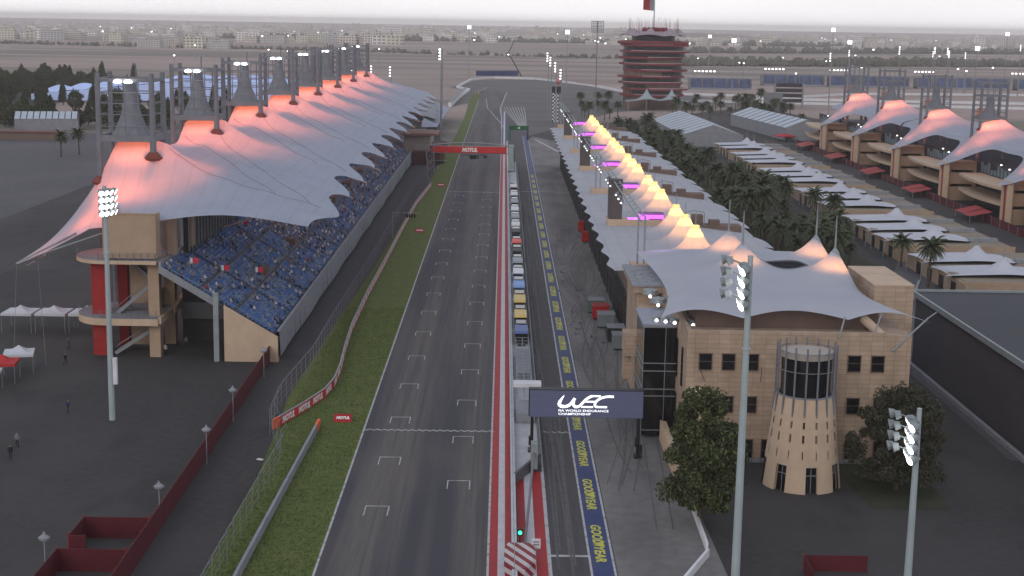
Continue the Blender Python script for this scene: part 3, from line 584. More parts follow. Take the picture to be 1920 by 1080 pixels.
for k, c in enumerate(CY):
    y0 = 193 if k == 0 else c - 23; y1 = c + 23 if k < 7 else 552
    P(bay_canopy(c, y0, y1, k == 0, nx=52 if k < 2 else 36, ny=52 if k < 2 else 30), 'canopy', FAB, GS, smooth=True)
    mast_tower(GS, c)
    def gz(x, y): cc = min(CY, key=lambda q: abs(q - y)); return stand_z(x, y, cc, 193 if cc == CY[0] and y < cc else None)
    for (xa, ya, xb, yb) in ((-50, 0, -28, -44), (-55.5, -2, -33, -44)) if k else ((-48.5, 2, -26.5, 2),):
        cb = MB(); cb.path([(xa + (xb - xa) * q / 24, c + ya + (yb - ya) * q / 24, gz(xa + (xb - xa) * q / 24, c + ya + (yb - ya) * q / 24) + .05) for q in range(25)], .03, 4)
        P(cb, 'seam_cable', M['mast'], GS)
    for (lx, ly, lz, pw_) in ((-54.2, c + 1.2, 24.4, 1300), (-51, c + 1.2, 24.4, 1300), (-53, c - 3, 18.0, 7500 if k else 4000), (-49.5, c + 7, 17, 6500), (-55, c - 8, 14.5, 6000 if k else 4500)):
        lamp('canopy_lamp', (lx, ly, lz), (1, .18, .065), pw_ * .62, 1.5, GS, 160)
    if k == 0:
        lamp('canopy_lamp', (-62, 197, 8.5), (1, .20, .08), 1500, 1, GS, 120)
# tip frame and stays of the near canopy corner
tipf = MB()
tipf.tube((-67.6, 197.0, 12.0), (-58, 193, 17.0), .14).tube((-67.6, 197, 12.0), (-60.5, 190.6, 15.0), .10).tube((-66, 196.2, 11.8), (-63.6, 192.5, 13.1), .1).tube((-64, 195.4, 13.1), (-61.8, 191.6, 14.2), .1).tube((-60.5, 190.6, 15.0), (-54, 193, 17.2), .10)
P(tipf, 'edge_frame', M['steel'], GS)
P(MB().tube((-67.6, 197, 12.0), (-65.2, 187, 0), .028).tube((-64, 195, 13), (-60.5, 186, 0), .028).tube((-60, 205, 21), (-90, 250, 0), .045), 'stay_cable', M['mast'], GS)
# seating bowl
XF, XB, ZF, ZB, NR = -31.0, -46.0, 3.3, 12.3, 28
bowl = MB(); Y0, Y1 = 190.5, 546
prof = []
for r in range(NR): x = XF + (XB - XF) * r / NR; z = ZF + (ZB - ZF) * r / NR; prof += [(x, z), (x, z + (ZB - ZF) / NR)]
prof.append((XB, ZB))
for (a, b), (c, d) in zip(prof, prof[1:]): bowl.quad([(a, Y0 + .3, b), (a, Y1, b), (c, Y1, d), (c, Y0 + .3, d)])
P(bowl, 'seating_bowl', mat('bowl_concrete', (.15, .165, .20), .85, .15, .7), GS)
P(MB().quad([(-30.3, Y0, 0), (-30.3, Y0, 3.6), (-37.6, Y0, 7.9), (-37.6, Y0, 0)]).quad([(-30.3, Y0, 0), (-30.3, Y0 + 1, 0), (-30.3, Y0 + 1, 3.6), (-30.3, Y0, 3.6)]).quad([(-37.6, Y0, 0), (-37.6, Y0 + 1.2, 0), (-37.6, Y0 + 1.2, 7.9), (-37.6, Y0, 7.9)]), 'end_wall', M['stone2'], GS)
P(MB().quad([(-37.6, 203, 0), (-46, 203, 0), (-46, 203, 12), (-37.6, 203, 7.6)]).quad([(-46, 203, 0), (-46, 203, 12.3), (-46, Y1, 12.3), (-46, Y1, 0)]), 'inner_wall', M['dark'], GS)
P(MB().box(-45.8, -38.2, 201.5, 202.9, 3.6, 6.0), 'louvre_wall', mat('louvre_grey', (.10, .10, .11), .8, .1, .6), GS)
P(MB().bar((-46.1, Y0, 13.0), (-46.1, Y1, 13.0), .35, 1.3).bar((-46.1, Y0, 12.6), (-38.6, Y0 + .3, 8.0), .3, .9), 'rear_parapet', M['conc'], GS)
fpz = MB()
for i in range(58): ya = Y0 + (469 - Y0) * i / 58; yb = Y0 + (469 - Y0) * (i + 1) / 58; sag = .12 * sin(i * .9); fpz.quad([(-29.9 - sag, ya, .9), (-29.9 - sag, yb, .9), (-30.1, yb, 4.3), (-30.1, ya, 4.3)]).quad([(-30.1, ya, 4.3), (-30.1, yb, 4.3), (-30.5, yb, 4.3), (-30.5, ya, 4.3)]).quad([(-30.5, ya, 4.3), (-30.5, yb, 4.3), (-30.6, yb, 3.3), (-30.6, ya, 3.3)])
P(fpz, 'front_parapet', M['conc'], GS); P(MB().box(-30.9, -30.35, Y0 + 1, Y1, 0, 3.2), 'front_wall', M['dark'], GS)
P(MB().box(-39.0, -38.3, Y0 - .2, Y0 + .5, 0, 9.5), 'steel_post', M['steel'], GS)
seat_m = [mat('seat_blue', (.085, .175, .38), .6, .2, 2.0), mat('seat_grey', (.27, .30, .36), .6, .2, 2)]
def seat_geo(m, x, y, z, k=0):
    m.box(x - .40, x - .02, y - .21, y + .21, z + .38, z + .44, k); m.box(x - .46, x - .40, y - .21, y + .21, z + .38, z + .82, k)
rg = random.Random(11); cells = []
def aisle(y, r): return (y - Y0) % 15.3 < 1.3 or r in (9, 18) or (10 <= r <= 13 and (y - Y0 + 4) % 30.6 < 3.4)
rest = MB(); seat0 = None; ns = 0
one = MB(); seat_geo(one, 0, 0, 0); sm = one.mesh('seat', seat_m[0])
for r in range(NR):
    x = XF + (XB - XF) * r / NR; z = ZF + (ZB - ZF) * r / NR + (ZB - ZF) / NR; y = Y0 + .8
    while y < 470:
        st_ = .62 if y < 260 else (.8 if y < 340 else 1.3)
        if not aisle(y, r):
            cells.append((x - .3, y, z))
            if r > 2 and y < 194.5 and ns < 100 and rg.random() < .9:
                o = bpy.data.objects.new('seat', sm); COL.objects.link(o); o.location = (x, y, z); part(o, GS); ns += 1
            elif rg.random() < .93: seat_geo(rest, x, y, z, 0 if rg.random() < .72 else 1)
        y += st_
o = P(rest, 'seat_rows', seat_m, GS); o['kind'] = 'stuff'
rl = MB()
for r in (9, 18):
    x = XF + (XB - XF) * r / NR; z = ZF + (ZB - ZF) * (r + 1) / NR
    for zz in (.5, 1.0): rl.tube((x - .1, Y0 + .5, z + zz), (x - .1, 470, z + zz), .03, n=4)
for i in range(18):
    y = Y0 + .6 + 15.3 * i; rl.tube((XF, y, ZF + 1.3), (XB, y, ZB + 1.0), .035, n=4)
P(rl, 'handrail', M['steel'], GS)
vom = MB()
for i in range(9):
    y = Y0 + 1.5 + 30.6 * i - 4 + 30.6 * 0
    if y > Y0 + 2: vom.box(-37.9, -36.4, y, y + 3.0, 6.2, 8.1)
P(vom, 'stair_opening', M['brown'], GS)
# spectators
sv = [seated('white', -.05), seated('black'), seated('navy', -.1), seated('grey', .05), seated('red'), seated('pale'), seated('white', .08), seated('grey'), seated('orange')]
vn = ['white', 'black', 'navy blue', 'grey', 'red', 'pale', 'white', 'grey', 'orange']
near = [c for c in cells if c[1] < 285]; rg.shuffle(near); near = near[:300]
for i, (x, y, z) in enumerate(near):
    k = rg.choices(range(9), [6, 3, 4, 5, .8, 3, 3, 4, .3])[0]
    o = bpy.data.objects.new('person', sv[k]); COL.objects.link(o); o.location = (x - .02, y, z - .03); o.rotation_euler = (0, 0, pi / 2 + rg.uniform(-.35, .35)); o.scale = (1, 1, 1)
    tag(o, 'spectator in %s clothes sitting in the blue left grandstand' % vn[k], 'person', 'spectators in %s clothes in the left grandstand' % vn[k])
cr = MB()
for (x, y, z) in rg.sample([c for c in cells if c[1] > 250], 760):
    k = rg.choices([0, 1, 2, 3, 4, 5], [7, 3, 4, 5, .8, 3])[0]
    cr.lathe([(.16, .42), (.19, .75), (.17, .93), (.07, 1.0)], (x - .05, y, z), n=6, m=k); cr.lathe([(.06, 1.0), (.11, 1.08), (.10, 1.2), (.03, 1.26)], (x - .05, y, z), n=6, m=6); cr.box(x + .02, x + .42, y - .15, y + .15, z + .36, z + .5, 3)
tag(cr.build('crowd', [SHIRT[q] for q in ('white', 'black', 'navy', 'grey', 'red', 'pale')] + [SKIN]), 'distant spectators filling the far part of the left grandstand', 'crowd', kind='stuff')
for i, (x, y, z, lb) in enumerate(((-42.9, 194.6, 11.4, 'red and white flag waved in the stand, leftmost of the near three'), (-39.6, 199.5, 9.6, 'red and white flag waved in the middle of the stand'), (-36.0, 206.5, 8.2, 'red and white flag waved near the grey seats, rightmost of the near three'), (-42.6, 232, 11.6, 'small red and white flag just under the canopy edge'))):
    o = empty('hand_flag', (x, y, z), label=lb, cat='flag', group='flags waved in the grandstand')
    P(MB().tube((0, 0, 0), (0, 0, 2.2), .03, n=5), 'stick', M['steel'], o)
    P(MB().grid(lambda u, v: (-.05 + .42 * u, .09 * sin(u * 5), 1.45 + .75 * v), 6, 3), 'white_field', SHIRT['white'], o); P(MB().grid(lambda u, v: (.37 + .75 * u, .09 * sin(2.1 + u * 6), 1.45 + .75 * v), 8, 3), 'red_field', mat('flag_red', (.5, .03, .07), .8, .05, 1) if i == 0 else bpy.data.materials['flag_red'], o)
# near end stair block
bm_ = MB()
for x, y in ((-47.5, 193.2), (-47.3, 201.5), (-46.6, 212)): bm_.box(x - .75, x + .75, y - .75, y + .75, 0, 13.6 if y < 200 else 18)
P(bm_, 'column', M['beige'], GS, label='row of square beige columns')
P(MB().box(-56.2, -54.3, 193.2, 195.1, 0, 13.4).box(-54.1, -52.8, 199, 200.3, 0, 13.4), 'red_pier', M['redw'], GS)
def deck(z, zt):
    d = MB(); poly = [(-46.6, 190.6), (-46.6, 199)] + [(-53 - 5.6 * sin(a), 198.2 - 6.4 * cos(a) * 1.0 + (0)) for a in [pi * (1 - q / 14) for q in range(15)]][:]
    poly = [(-46.6, 190.6), (-46.6, 203)] + [(-54.0 + 4.8 * cos(a), 196.6 + 6.0 * sin(a)) for a in [pi / 2 + pi * q / 14 for q in range(15)]]
    d.prism(poly, z - zt, z); return d, poly
for z, zt in ((5.7, .95), (13.7, .5)):
    d, poly = deck(z, zt); P(d, 'deck', M['stone2'], GS)
    P(MB().prism([(x * .999 - .05, y) for x, y in poly], z + .004, z + .03), 'deck_floor', M['conc'], GS)
    r_ = MB(); edge = poly[2:] + [poly[0]]
    for a, b in zip(edge, edge[1:]):
        for zz in (.35, .7, 1.05): r_.tube((*a, z + zz), (*b, z + zz), .025, n=4)
    for q in range(9): r_.tube((-46.8 - q * .95, 190.65, z), (-46.8 - q * .95, 190.65, z + 1.05), .05, n=5)
    P(r_, 'railing', M['mast'], GS)
P(MB().box(-53.8, -46.6, 190.9, 191.3, 14.0, 20.0).box(-53.8, -53.2, 191.3, 199, 14.0, 20.0).box(-47.1, -46.6, 191.3, 193.5, 14.0, 20.0).box(-53.9, -46.5, 190.8, 191.4, 20.0, 20.12), 'upper_wall', M['beige'], GS)
P(MB().box(-46.4, -45.2, 196.5, 197.6, 13.7, 19.5).box(-45.2, -44.6, 204, 206, 13.7, 20), 'column', M['beige'], GS)
stp = MB()
def flight(xa, za, xb, zb, y, w, n=14):
    for i in range(n):
        x = xa + (xb - xa) * i / n; z = za + (zb - za) * (i + 1) / n; stp.box(min(x, x + (xb - xa) / n), max(x, x + (xb - xa) / n), y, y + w, z - .22, z)
    stp.bar((xa, y, za + .1), (xb, y, zb + .1), .18, .5); stp.bar((xa, y + w, za + .1), (xb, y + w, zb + .1), .18, .5); stp.tube((xa, y, za + 1), (xb, y, zb + 1), .04).tube((xa, y + w, za + 1), (xb, y + w, zb + 1), .04)
flight(-53.4, 0, -48.6, 3.2, 194.0, 1.5, 12); flight(-48.6, 3.2, -52.6, 5.7, 196.4, 1.5, 10); flight(-53.0, 5.7, -48.4, 9.6, 194.2, 1.5, 14); flight(-48.4, 9.6, -53.0, 13.6, 196.8, 1.5, 14)
P(stp, 'staircase', M['conc'], GS)
P(MB().box(-52.2, -48.8, 198.4, 199, 6.4, 12.6).box(-52.2, -48.8, 198.4, 199, .4, 4.6).box(-48.6, -47.9, 197.5, 200.4, 5.8, 8.4), 'stair_wall', M['beige'], GS)
P(MB().bar((-46.5, 191, 5.4), (-46.0, 216, 5.4), .5, .9).bar((-46.2, 198, 5.5), (-46.2, 222, 8.5), .6, .7), 'edge_beam', M['stone2'], GS)
P(MB().box(-45.6, -44.9, 203, 245, 12.9, 20.5), 'rear_screen', M['dark'], GS)
fin = MB(); [fin.box(-44.9, -44.75, 203 + i * 2.2, 203.12 + i * 2.2, 13.2, 20.4) for i in range(19)]; P(fin, 'screen_rib', M['steel'], GS)
# arches under the canopy front edge, the roof lamps' pink light put into their colour
ar = MB()
for i in range(1, 15):
    y = 206 + 23 * i; ar.tube((-45, y, 13), (-27, y, 18.6), .2, n=6).tube((-27, y, 18.6), (-24.0, y, 18.0), .16, n=6)
P(ar, 'roof_arm', mat('roof_arm_glow_pink', (.42, .30, .30), .6, .1, .5), GS)
# far part of the stand: terrace cafe block beyond the seats
fb = empty('terrace_building', (0, 0, 0), label='cream and dark red terrace block at the far end of the left grandstand', cat='building')
P(MB().box(-33, -24.5, 476, 486, 0, 9.2).box(-36, -27, 486, 560, 0, 5), 'wall', mat('terrace_cream', (.30, .27, .24), .8, .1, .4), fb); P(MB().box(-34, -21.6, 474, 490, 9.2, 10), 'roof', mat('terrace_roof', (.24, .14, .11), .8, .1, .4), fb)
P(MB().box(-29.9, -20.5, 469.5, 475.5, 0, 4.2).box(-24.4, -20.2, 478, 500, 0, 5.5), 'annex', mat('annex_red', (.09, .035, .035), .8, .1, .4), fb)
dm = empty('far_stand', (0, 0, 0), label='grey covered stand beyond the end of the main tent roof', cat='grandstand')
P(MB().quad([(-27, 575, 8), (-32, 700, 8), (-60, 720, 17), (-62, 590, 17)]).quad([(-27, 575, 7.6), (-62, 590, 16.6), (-60, 720, 16.6), (-32, 700, 7.6)]), 'roof', M['conc'], dm); P(MB().box(-60, -34, 590, 700, 0, 8), 'body', M['mast'], dm)
P(MB().grid(lambda u, v: (-26 - 6 * u, 560 + 130 * v, 6 + 2.5 * sin(v * 40) ** 2 * u), 3, 60), 'trim', FAB, dm)
# ================================================================= right stand
GR = empty('grandstand', (0, 0, 0), label='right grandstand seen from behind with beige piers and orange lit tent peaks', cat='grandstand')
def mir(dy): return lambda x, y, z: (67.3 - .98 * x if False else 187.5 + x * 0 + (-x - 67.3), y + dy, z - 6.4)
RC = [291, 341, 391, 441, 493, 543]
def zr(xx, c, y):
    return 0
for k, c in enumerate(RC):
    def fn(u, v, c=c):
        y = c - 25 + 50 * v; w = exp(-((y - c) / 7.5) ** 2); xl = 129.5 - 10.3 * w; xr = 166
        x = xl + (xr - xl) * u; dx = max(0, 130.5 - x, x - 136.5); dy = abs(y - c); d = sqrt(dx * dx + (.5 * dy) ** 2)
        z = 16.2 + min(1.6, max(0, x - 129.5) * .25) + 4.6 * exp(-sqrt(dx * dx + dy * dy) / 4.6) + .6 * exp(-d / 14)
        if x < 130.5: z -= (130.5 - x) * (.92 - .028 * (130.5 - x))
        if x > 140: z -= (x - 140) * .11
        return (x, y, z)
    P(MB().grid(fn, 40, 44), 'canopy', FAB, GR, smooth=True)
    m = MB(); q = [(x, c + y) for x in (130, 137) for y in (0, 6.5)]
    for i, (x, y) in enumerate(q): m.tube((x, y, 12), (x, y, 33), .5, .34, n=8)
    for z, w in ((22.9, .8), (29, .4), (32.4, .4)):
        for a, b in ((0, 2), (1, 3), (0, 1), (2, 3)): m.bar((*q[a], z), (*q[b], z), .45, w)
    for z in (24.5, 26.2, 27.8):
        for a, b in ((0, 2), (1, 3), (0, 1), (2, 3)): m.tube((*q[a], z), (*q[b], z), .08, n=4)
    for t in range(1, 4): m.tube((130 + 7 * t / 4, c, 22.9), (130 + 7 * t / 4, c, 32.4), .1, n=4).tube((130 + 7 * t / 4, c + 6.5, 22.9), (130 + 7 * t / 4, c + 6.5, 32.4), .1, n=4)
    T = P(m, 'mast_tower', M['mast'], GR); P(MB().lathe([(3.2, 22.6), (1.8, 24.2), (1.2, 26), (.8, 29)], (133.5, c + 3.3, 0), n=10), 'chimney_hood', HOOD, T)
    P(MB().quad([(130.6, c + 5.5, 23.6), (136.4, c + 5.5, 23.6), (135.4, c + 7.5, 25.3), (131.4, c + 7.5, 25.3)]).quad([(130.6, c + 5.7, 23.4), (131.4, c + 7.7, 25.1), (135.4, c + 7.7, 25.1), (136.4, c + 5.7, 23.4)]), 'top_vent', mat('vent_orange', (.62, .25, .15), .8, .05, 1) if k == 0 else bpy.data.materials['vent_orange'], T)
    P(MB().tube((130, c, 19.6), (130, c, 20.3), 1.0, .6, n=10), 'collar', COLL, T)
    for (lx, ly, lz, pw_) in ((131.8, c - .3, 18.9, 1700), (135.2, c - .3, 18.9, 1700), (133, c - 4, 13.5, 3000), (127, c, 11.5, 900)): lamp('canopy_lamp', (lx, ly, lz), (1, .18, .065), pw_ * .8, 1.2, GR, 160)
    P(MB().box(120.6, 121.9, c - 1.9, c - 1.0, 0, 11.2).box(120.6, 121.9, c + 1.6, c + 2.5, 0, 11.2), 'pier', M['stone2'], GR); P(MB().box(121, 121.6, c - 1.0, c + 1.6, 0, 10.6), 'red_fin', M['redw'], GR)
    P(MB().box(123.5, 131, c + 3, c + 9, 0, 10.8), 'stair_block', M['beige'], GR)
    dk = MB()
    for z in (4.3, 8.2):
        pl = [(124 - 2.2 * sin(pi * t / 10), c + 3 + 43 * t / 10) for t in range(11)] + [(130, c + 46), (130, c + 3)]; dk.prism(pl, z - .45, z + .25)
    P(dk, 'balcony', M['stone2'], GR)
    P(MB().box(130.2, 131, c + 12, c + 49, 0, 12), 'back_wall', M['dark'], GR); 
    wn = MB(); rr = random.Random(k)
    for t in range(13): wn.box(129.9, 130.15, c + 13.5 + t * 2.6, c + 15 + t * 2.6, 8.7, 8.7 + rr.uniform(1.2, 3.2))
    P(wn, 'window_panel', mat('pale_blue_panel', (.13, .17, .20), .5, .2, .5) if k == 0 else bpy.data.materials['pale_blue_panel'], GR)
    for t in range(2): P(MB().lathe([(.1, .2), (.32, 0), (.1, -.1)], (127 + t * 2, c + 16 + t * 12, 12.2), n=8), 'lamp', M['lampf'], GR)
    rw = empty('red_awning', (118, c + 12, 0), label='low red awnings behind the right grandstand, %s from the camera' % ORD[k], cat='awning', group='red awnings behind the right grandstand')
    P(MB().quad([(-3.5, -6, 1.6), (2.2, -6, 2.7), (2.2, 0, 2.7), (-3.5, 0, 1.6)]).quad([(-3.2, 0.6, 1.6), (2.2, .6, 2.8), (2.2, 7, 2.8), (-3.2, 7, 1.6)]).quad([(-3.0, -5.6, 1.5), (-3, -.4, 1.5), (2, -.4, 2.5), (2, -5.6, 2.5)]), 'roof', M['redw'], rw); P(MB().tube((-3.3, -5.8, 0), (-3.3, -5.8, 1.6), .06).tube((-3, 6.6, 0), (-3, 6.6, 1.6), .06), 'pole', M['steel'], rw)
P(MB().box(131, 165, 270, 570, 0, 11), 'body', M['dark'], GR)
rfz = empty('red_hoarding', (0, 0, 0), label='low dark red hoarding along the foot of the right grandstand', cat='fence'); P(MB().box(119.0, 119.2, 266, 580, 0, 2.0), 'panel', M['redf'], rfz)
pp = MB(); [pp.box(118.9, 119.0, 266 + 6 * i, 266.15 + 6 * i, 0, 2.1) for i in range(52)]; P(pp, 'post', M['mast'], rfz)
# ================================================================= pit building
PB = empty('pit_building', (0, 0, 0), label='long pit building under a white scalloped canopy with glowing yellow cones', cat='building')
FABP = fabric('pit_canopy_fabric', (.72, .74, .80), .5, .05, 1)
G0 = [190 + 45 * k for k in range(7)]                      # gaps with roof terraces
cones = [g + 11 + 11.7 * j for g in G0[:6] for j in range(3)]
def pit_z(x, y, c):
    r = sqrt((x - 27.5) ** 2 + ((y - c) * 1.05) ** 2)
    b = 13.5 + .25 * min(1, max(0, (x - 15) / 5)) - (max(0, x - 31) / 11) * 1.2
    return b + 4.35 * exp(-max(0, r - .55) / 1.65) + .25 * max(0, 1 - r / 8)
for i, c in enumerate(cones):
    g = i % 3; ya = c - (11 if g == 0 else 5.85); yb = c + (10.6 if g == 2 else 5.85)
    def fn(u, v):
        y = ya + (yb - ya) * v; s_ = abs(sin(pi * (y - c) / 11.7 + pi / 2)) if abs(y - c) < 5.85 else abs(cos(pi * (y - c) / 11.7))
        xl = 14.6 + .75 * (abs(cos(pi * (y - c) / 11.7)) ** 1.5); xr = 42.2 - 1.6 * max(0, (y - c) / 5.85) ** 2 if abs(y - c) < 5.9 else 41
        x = xl + (xr - xl) * u; return (x, y, pit_z(x, y, c))
    P(MB().grid(fn, 64 if i < 6 else 40, 30 if i < 6 else 18), 'canopy', FABP, PB, smooth=True)
    lamp('cone_lamp', (27.5, c, 16.5), (1, .56, .08), 300, .3, PB, 170); lamp('cone_lamp', (27.5, c, 14.6), (1, .38, .08), 300, .4, PB, 176); lamp('cone_lamp', (27.5, c, 13.1), (1, .34, .09), 160, .5, PB, 160)
    t = P(MB().lathe([(.66, 17.9), (.58, 18.25), (.5, 18.4)], (27.5, c, 0), n=14), 'cone_cap', glow('cone_cap_self_glow', (1, .72, .25), .62) if i == 0 else bpy.data.materials['cone_cap_self_glow'], PB)  # cap glows by itself in place of lamplight through the fabric
    P(MB().tube((27.5, c, 18.1), (27.5, c, 20.2), .09, .05, n=6), 'spike', M['steel'], PB)
P(MB().box(17.6, 39.5, 190, 470, 9.4, 11.9), 'upper_storey', M['brown'], PB); P(MB().box(19.0, 39.5, 186, 470, 4.9, 9.4), 'middle_storey', M['dark'], PB); P(MB().box(18.3, 19.0, 186, 470, 4.9, 5.3), 'balcony_slab', M['dark'], PB)
P(MB().box(18.8, 39.6, 186, 470, 0, 4.9), 'garage_storey', M['mast'], PB)
gd = MB(); pl_ = MB()
for i in range(38): gd.box(18.7, 18.79, 189 + i * 7.4, 194.6 + i * 7.4, 0, 3.9); pl_.box(18.55, 18.8, 187.3 + i * 7.4, 188.3 + i * 7.4, 0, 4.9)
P(gd, 'garage_door', M['black'], PB); P(pl_, 'pillar', M['dark'], PB)
P(MB().box(39.6, 41.6, 190, 470, 0, 9), 'rear_wall', M['dark'], PB)
for k, g in enumerate(G0):
    P(MB().box(18.35, 18.75, 187.3, 189.6, 0, 8.6), 'green_panel', mat('green_panel', (.02, .09, .04), .7, .1, .5), PB) if k == 0 else None
    rr = P(MB().box(17.6, 26.5, g - 2.0, g + 1.8, 13.2, 14.5).box(17.4, 26.7, g - 2.15, g - 2.0, 13.2, 14.75).box(17.4, 17.6, g - 2.0, g + 2, 13.2, 14.75), 'roof_terrace', M['stone2'], PB)
    P(MB().box(22.8, 26.6, g - 1.5, g + 1.2, 14.52, 15.55).box(20.8, 22.8, g - 1.5, g + 1, 14.52, 14.7), 'lit_lounge', M['purple'], PB); P(MB().box(24.2, 26.4, g - 1.56, g - 1.5, 14.7, 14.85).box(22.7, 26.7, g - 1.6, g + 1.3, 15.55, 15.68), 'lounge_trim', mat('lounge_trim', (.20, .06, .26), .6, .1, 1) if k == 0 else bpy.data.materials['lounge_trim'], PB)
    lamp('lounge_lamp', (22.0, g - .4, 15.3), (.75, .15, 1), 55, .3, PB)
    if k: P(MB().box(30.5, 39.5, g - 1.8, g + 1.5, 12.2, 13.9).box(31.5, 33.2, g - 1, g + 1, 13.9, 15.5).box(34.3, 36, g - 1, g + .6, 13.9, 14.7), 'plant_block', M['brown'], PB); P(MB().path([(30, g - 1, 15.8), (31.5, g - 1, 16.3), (33.4, g - 1, 16), (33.4, g - 1, 13)], .09).tube((30.4, g - 1, 13), (30.4, g - 1, 15.9), .1), 'plant_frame', M['steel'], PB)
    if k % 2 == 1: P(MB().box(17.7, 19.8, g - .9, g + .5, 14.5, 21.2).box(17.5, 17.7, g - 1, g + .6, 13, 21.6), 'fin_wall', mat('fin_brown', (.10, .085, .085), .8, .1, .4) if k == 1 else bpy.data.materials['fin_brown'], PB)
TL = glow('truss_lamp_white', (1, 1, 1), 1.8)
fl = empty('floodlight_truss', (0, 0, 0), label='long sloping steel truss carrying small floodlights above the pit canopy', cat='lighting truss')
tz = MB()
for yy in (190, 280, 370, 460):
    for x in (18.3, 19.2): tz.tube((x, yy, 14.5), (x, yy, 20.9), .12, n=7)
for x, z in ((18.3, 20.9), (19.2, 20.9), (18.75, 20.2)): tz.tube((x, 190, z), (x, 475, z), .1, n=6)
for i in range(72): tz.tube((18.3, 190 + i * 4, 20.9), (19.2, 192 + i * 4, 20.9), .05, n=4).tube((18.75, 190 + i * 4, 20.2), (18.3, 192 + i * 4, 20.9), .04, n=4)
P(tz, 'truss', M['steel'], fl)
for y in [212 + 22.5 * (k // 3) + (k % 3) * 5 for k in range(33)]:
    P(MB().mark().tube((18.0, y, 20.4), (17.7, y - .5, 20.1), .2, .30, n=9).tube((18.3, y, 20.9), (18.0, y, 20.4), .06, n=4), 'lamp_housing', M['steel'], fl); P(MB().tube((17.69, y - .51, 20.09), (17.67, y - .54, 20.06), .15, n=9), 'lamp', TL, fl)
# crates and pit equipment near the first garages
for i, (x, y, c, lb) in enumerate(((15.6, 229, 'green_board', 'dark green pit trolley cabinet, farthest of those beside the first garages'), (16.0, 224, 'red', 'red pit trolley cabinet beside the first garages'), (16.4, 217.5, 'greyteal', 'grey green pit cabinet beside the red one'), (17.2, 208, 'black', 'black pit cabinet between two grey ones'), (17.6, 202.5, 'greyteal', 'grey green pit cabinet nearest the control building'), (18.6, 306, 'red', 'small red pit cabinet by the middle garages'), (18.6, 322, 'red', 'red pit cabinet beside the middle garages, farther one'))):
    mm = {'green_board': (.08, .14, .12), 'greyteal': (.15, .18, .19), 'black': (.02, .02, .02)}.get(c)
    o = empty('pit_cabinet', (x, y, 0), label=lb, cat='cabinet', group='pit equipment outside the garages')
    P(MB().box(-1.3, 1.2, -1.5, 1.5, .25, 2.1), 'body', M['red'] if mm is None else mat('cabinet_' + c, mm, .6, .1, 1), o); P(MB().box(-1.4, 1.3, -1.6, 1.6, 2.1, 2.2), 'top', M['conc'] if c != 'red' else M['redw'], o)
    wq = MB(); [wq.tube((a, b, .15), (a + .12, b, .15), .15, n=8) for a in (-1.2, 1) for b in (-1.2, 1.2)]; P(wq, 'castor', M['black'], o)
tx = [(random.uniform(11.5, 15.5), random.uniform(200, 330)) for _ in range(16)]
jm = MB().box(-.5, .5, -.06, .06, .05, .12).box(-.06, .06, -.9, .9, .05, .12).box(-.5, -.4, -.4, .4, .05, .35).mesh('pit_jack', M['mast'])
for i, (x, y) in enumerate(tx):
    o = bpy.data.objects.new('pit_jack', jm); COL.objects.link(o); o.location = (x, y, 0.01); o.rotation_euler = (0, 0, random.uniform(-.3, .3)); tag(o, 'small dark pit stop frame lying on the concrete apron', 'equipment', 'pit stop frames on the apron')
# ================================================================= control building
CB = empty('control_building', (0, 0, 0), label='beige block building with square windows under a pale tent roof', cat='building')
P(MB().box(19.9, 40.6, 148, 183, 0, 13.6).box(19.9, 40.6, 148, 148.6, 13.6, 14.4).box(19.9, 20.4, 148.6, 183, 13.6, 14.4), 'wall', M['stone'], CB)
P(MB().box(40.6, 43.7, 148.002, 183, 0, 14.2).box(43.7, 47.1, 160, 178, 0, 14.2), 'side_wing', M['stone'], CB); P(MB().box(42.6, 47.1, 160.003, 173, 14.2, 17.4), 'stair_head', M['stone'], CB); P(MB().box(42.55, 47.15, 159.95, 173.05, 17.4, 17.5), 'block_roof', M['stone2'], CB)
P(MB().box(21.5, 41.5, 153.6, 189, 13.6, 15.6), 'terrace_storey', M['brown'], CB); P(MB().box(26, 41.4, 165, 188.8, 15.6, 15.75), 'opening_shade_deck', M['dark'], CB); P(MB().tube((40.7, 148.4, 14.0), (39.4, 151.5, 15.2), .5, n=12), 'curved_coping', M['stone2'], CB)  # dark deck added under the round opening, inner shade in its colour
P(MB().box(19.7, 43.8, 147.9, 148.0, .0, .5), 'plinth', M['conc'], CB)
wins = [(x, 10.15, 12.0) for x in (21.15, 23.6, 26.1, 37.0, 39.5)] + [(x, 5.5, 7.35) for x in (21.1, 23.6, 26.1, 37.1, 40.0)] + [(x, 0.1, 2.6) for x in (23.2, 25.9, 28.2, 37.2, 40.3)]
for x, z0, z1 in wins:
    w = 1.45; f = P(MB().box(x, x + w, 147.8, 147.99, z0, z0 + .07).box(x, x + .08, 147.86, 147.99, z0, z1).box(x + w - .08, x + w, 147.86, 147.99, z0, z1).box(x, x + w, 147.86, 147.99, z1 - .08, z1).box(x + .08, x + w - .08, 147.93, 147.96, (z0 + z1) / 2, (z0 + z1) / 2 + .05), 'window', M['brown'], CB)
    P(MB().box(x + .08, x + w - .08, 147.94, 147.99, z0 + .07, z1 - .08), 'pane', M['glass'], f)
sl = MB()
for y in (151, 155.5, 160): sl.box(19.78, 19.89, y, y + .9, 7.5, 11.8).box(19.78, 19.89, y, y + .9, 2, 5.6)
P(sl, 'slot_window', M['glass'], CB)
for x in (20.9, ): P(MB().box(x, x + .35, 147.5, 147.95, 8.1, 8.4), 'wall_lamp', M['black'], CB); lamp('wall_light', (21.1, 147.6, 7.85), (1, .55, .22), 14, .08, CB)
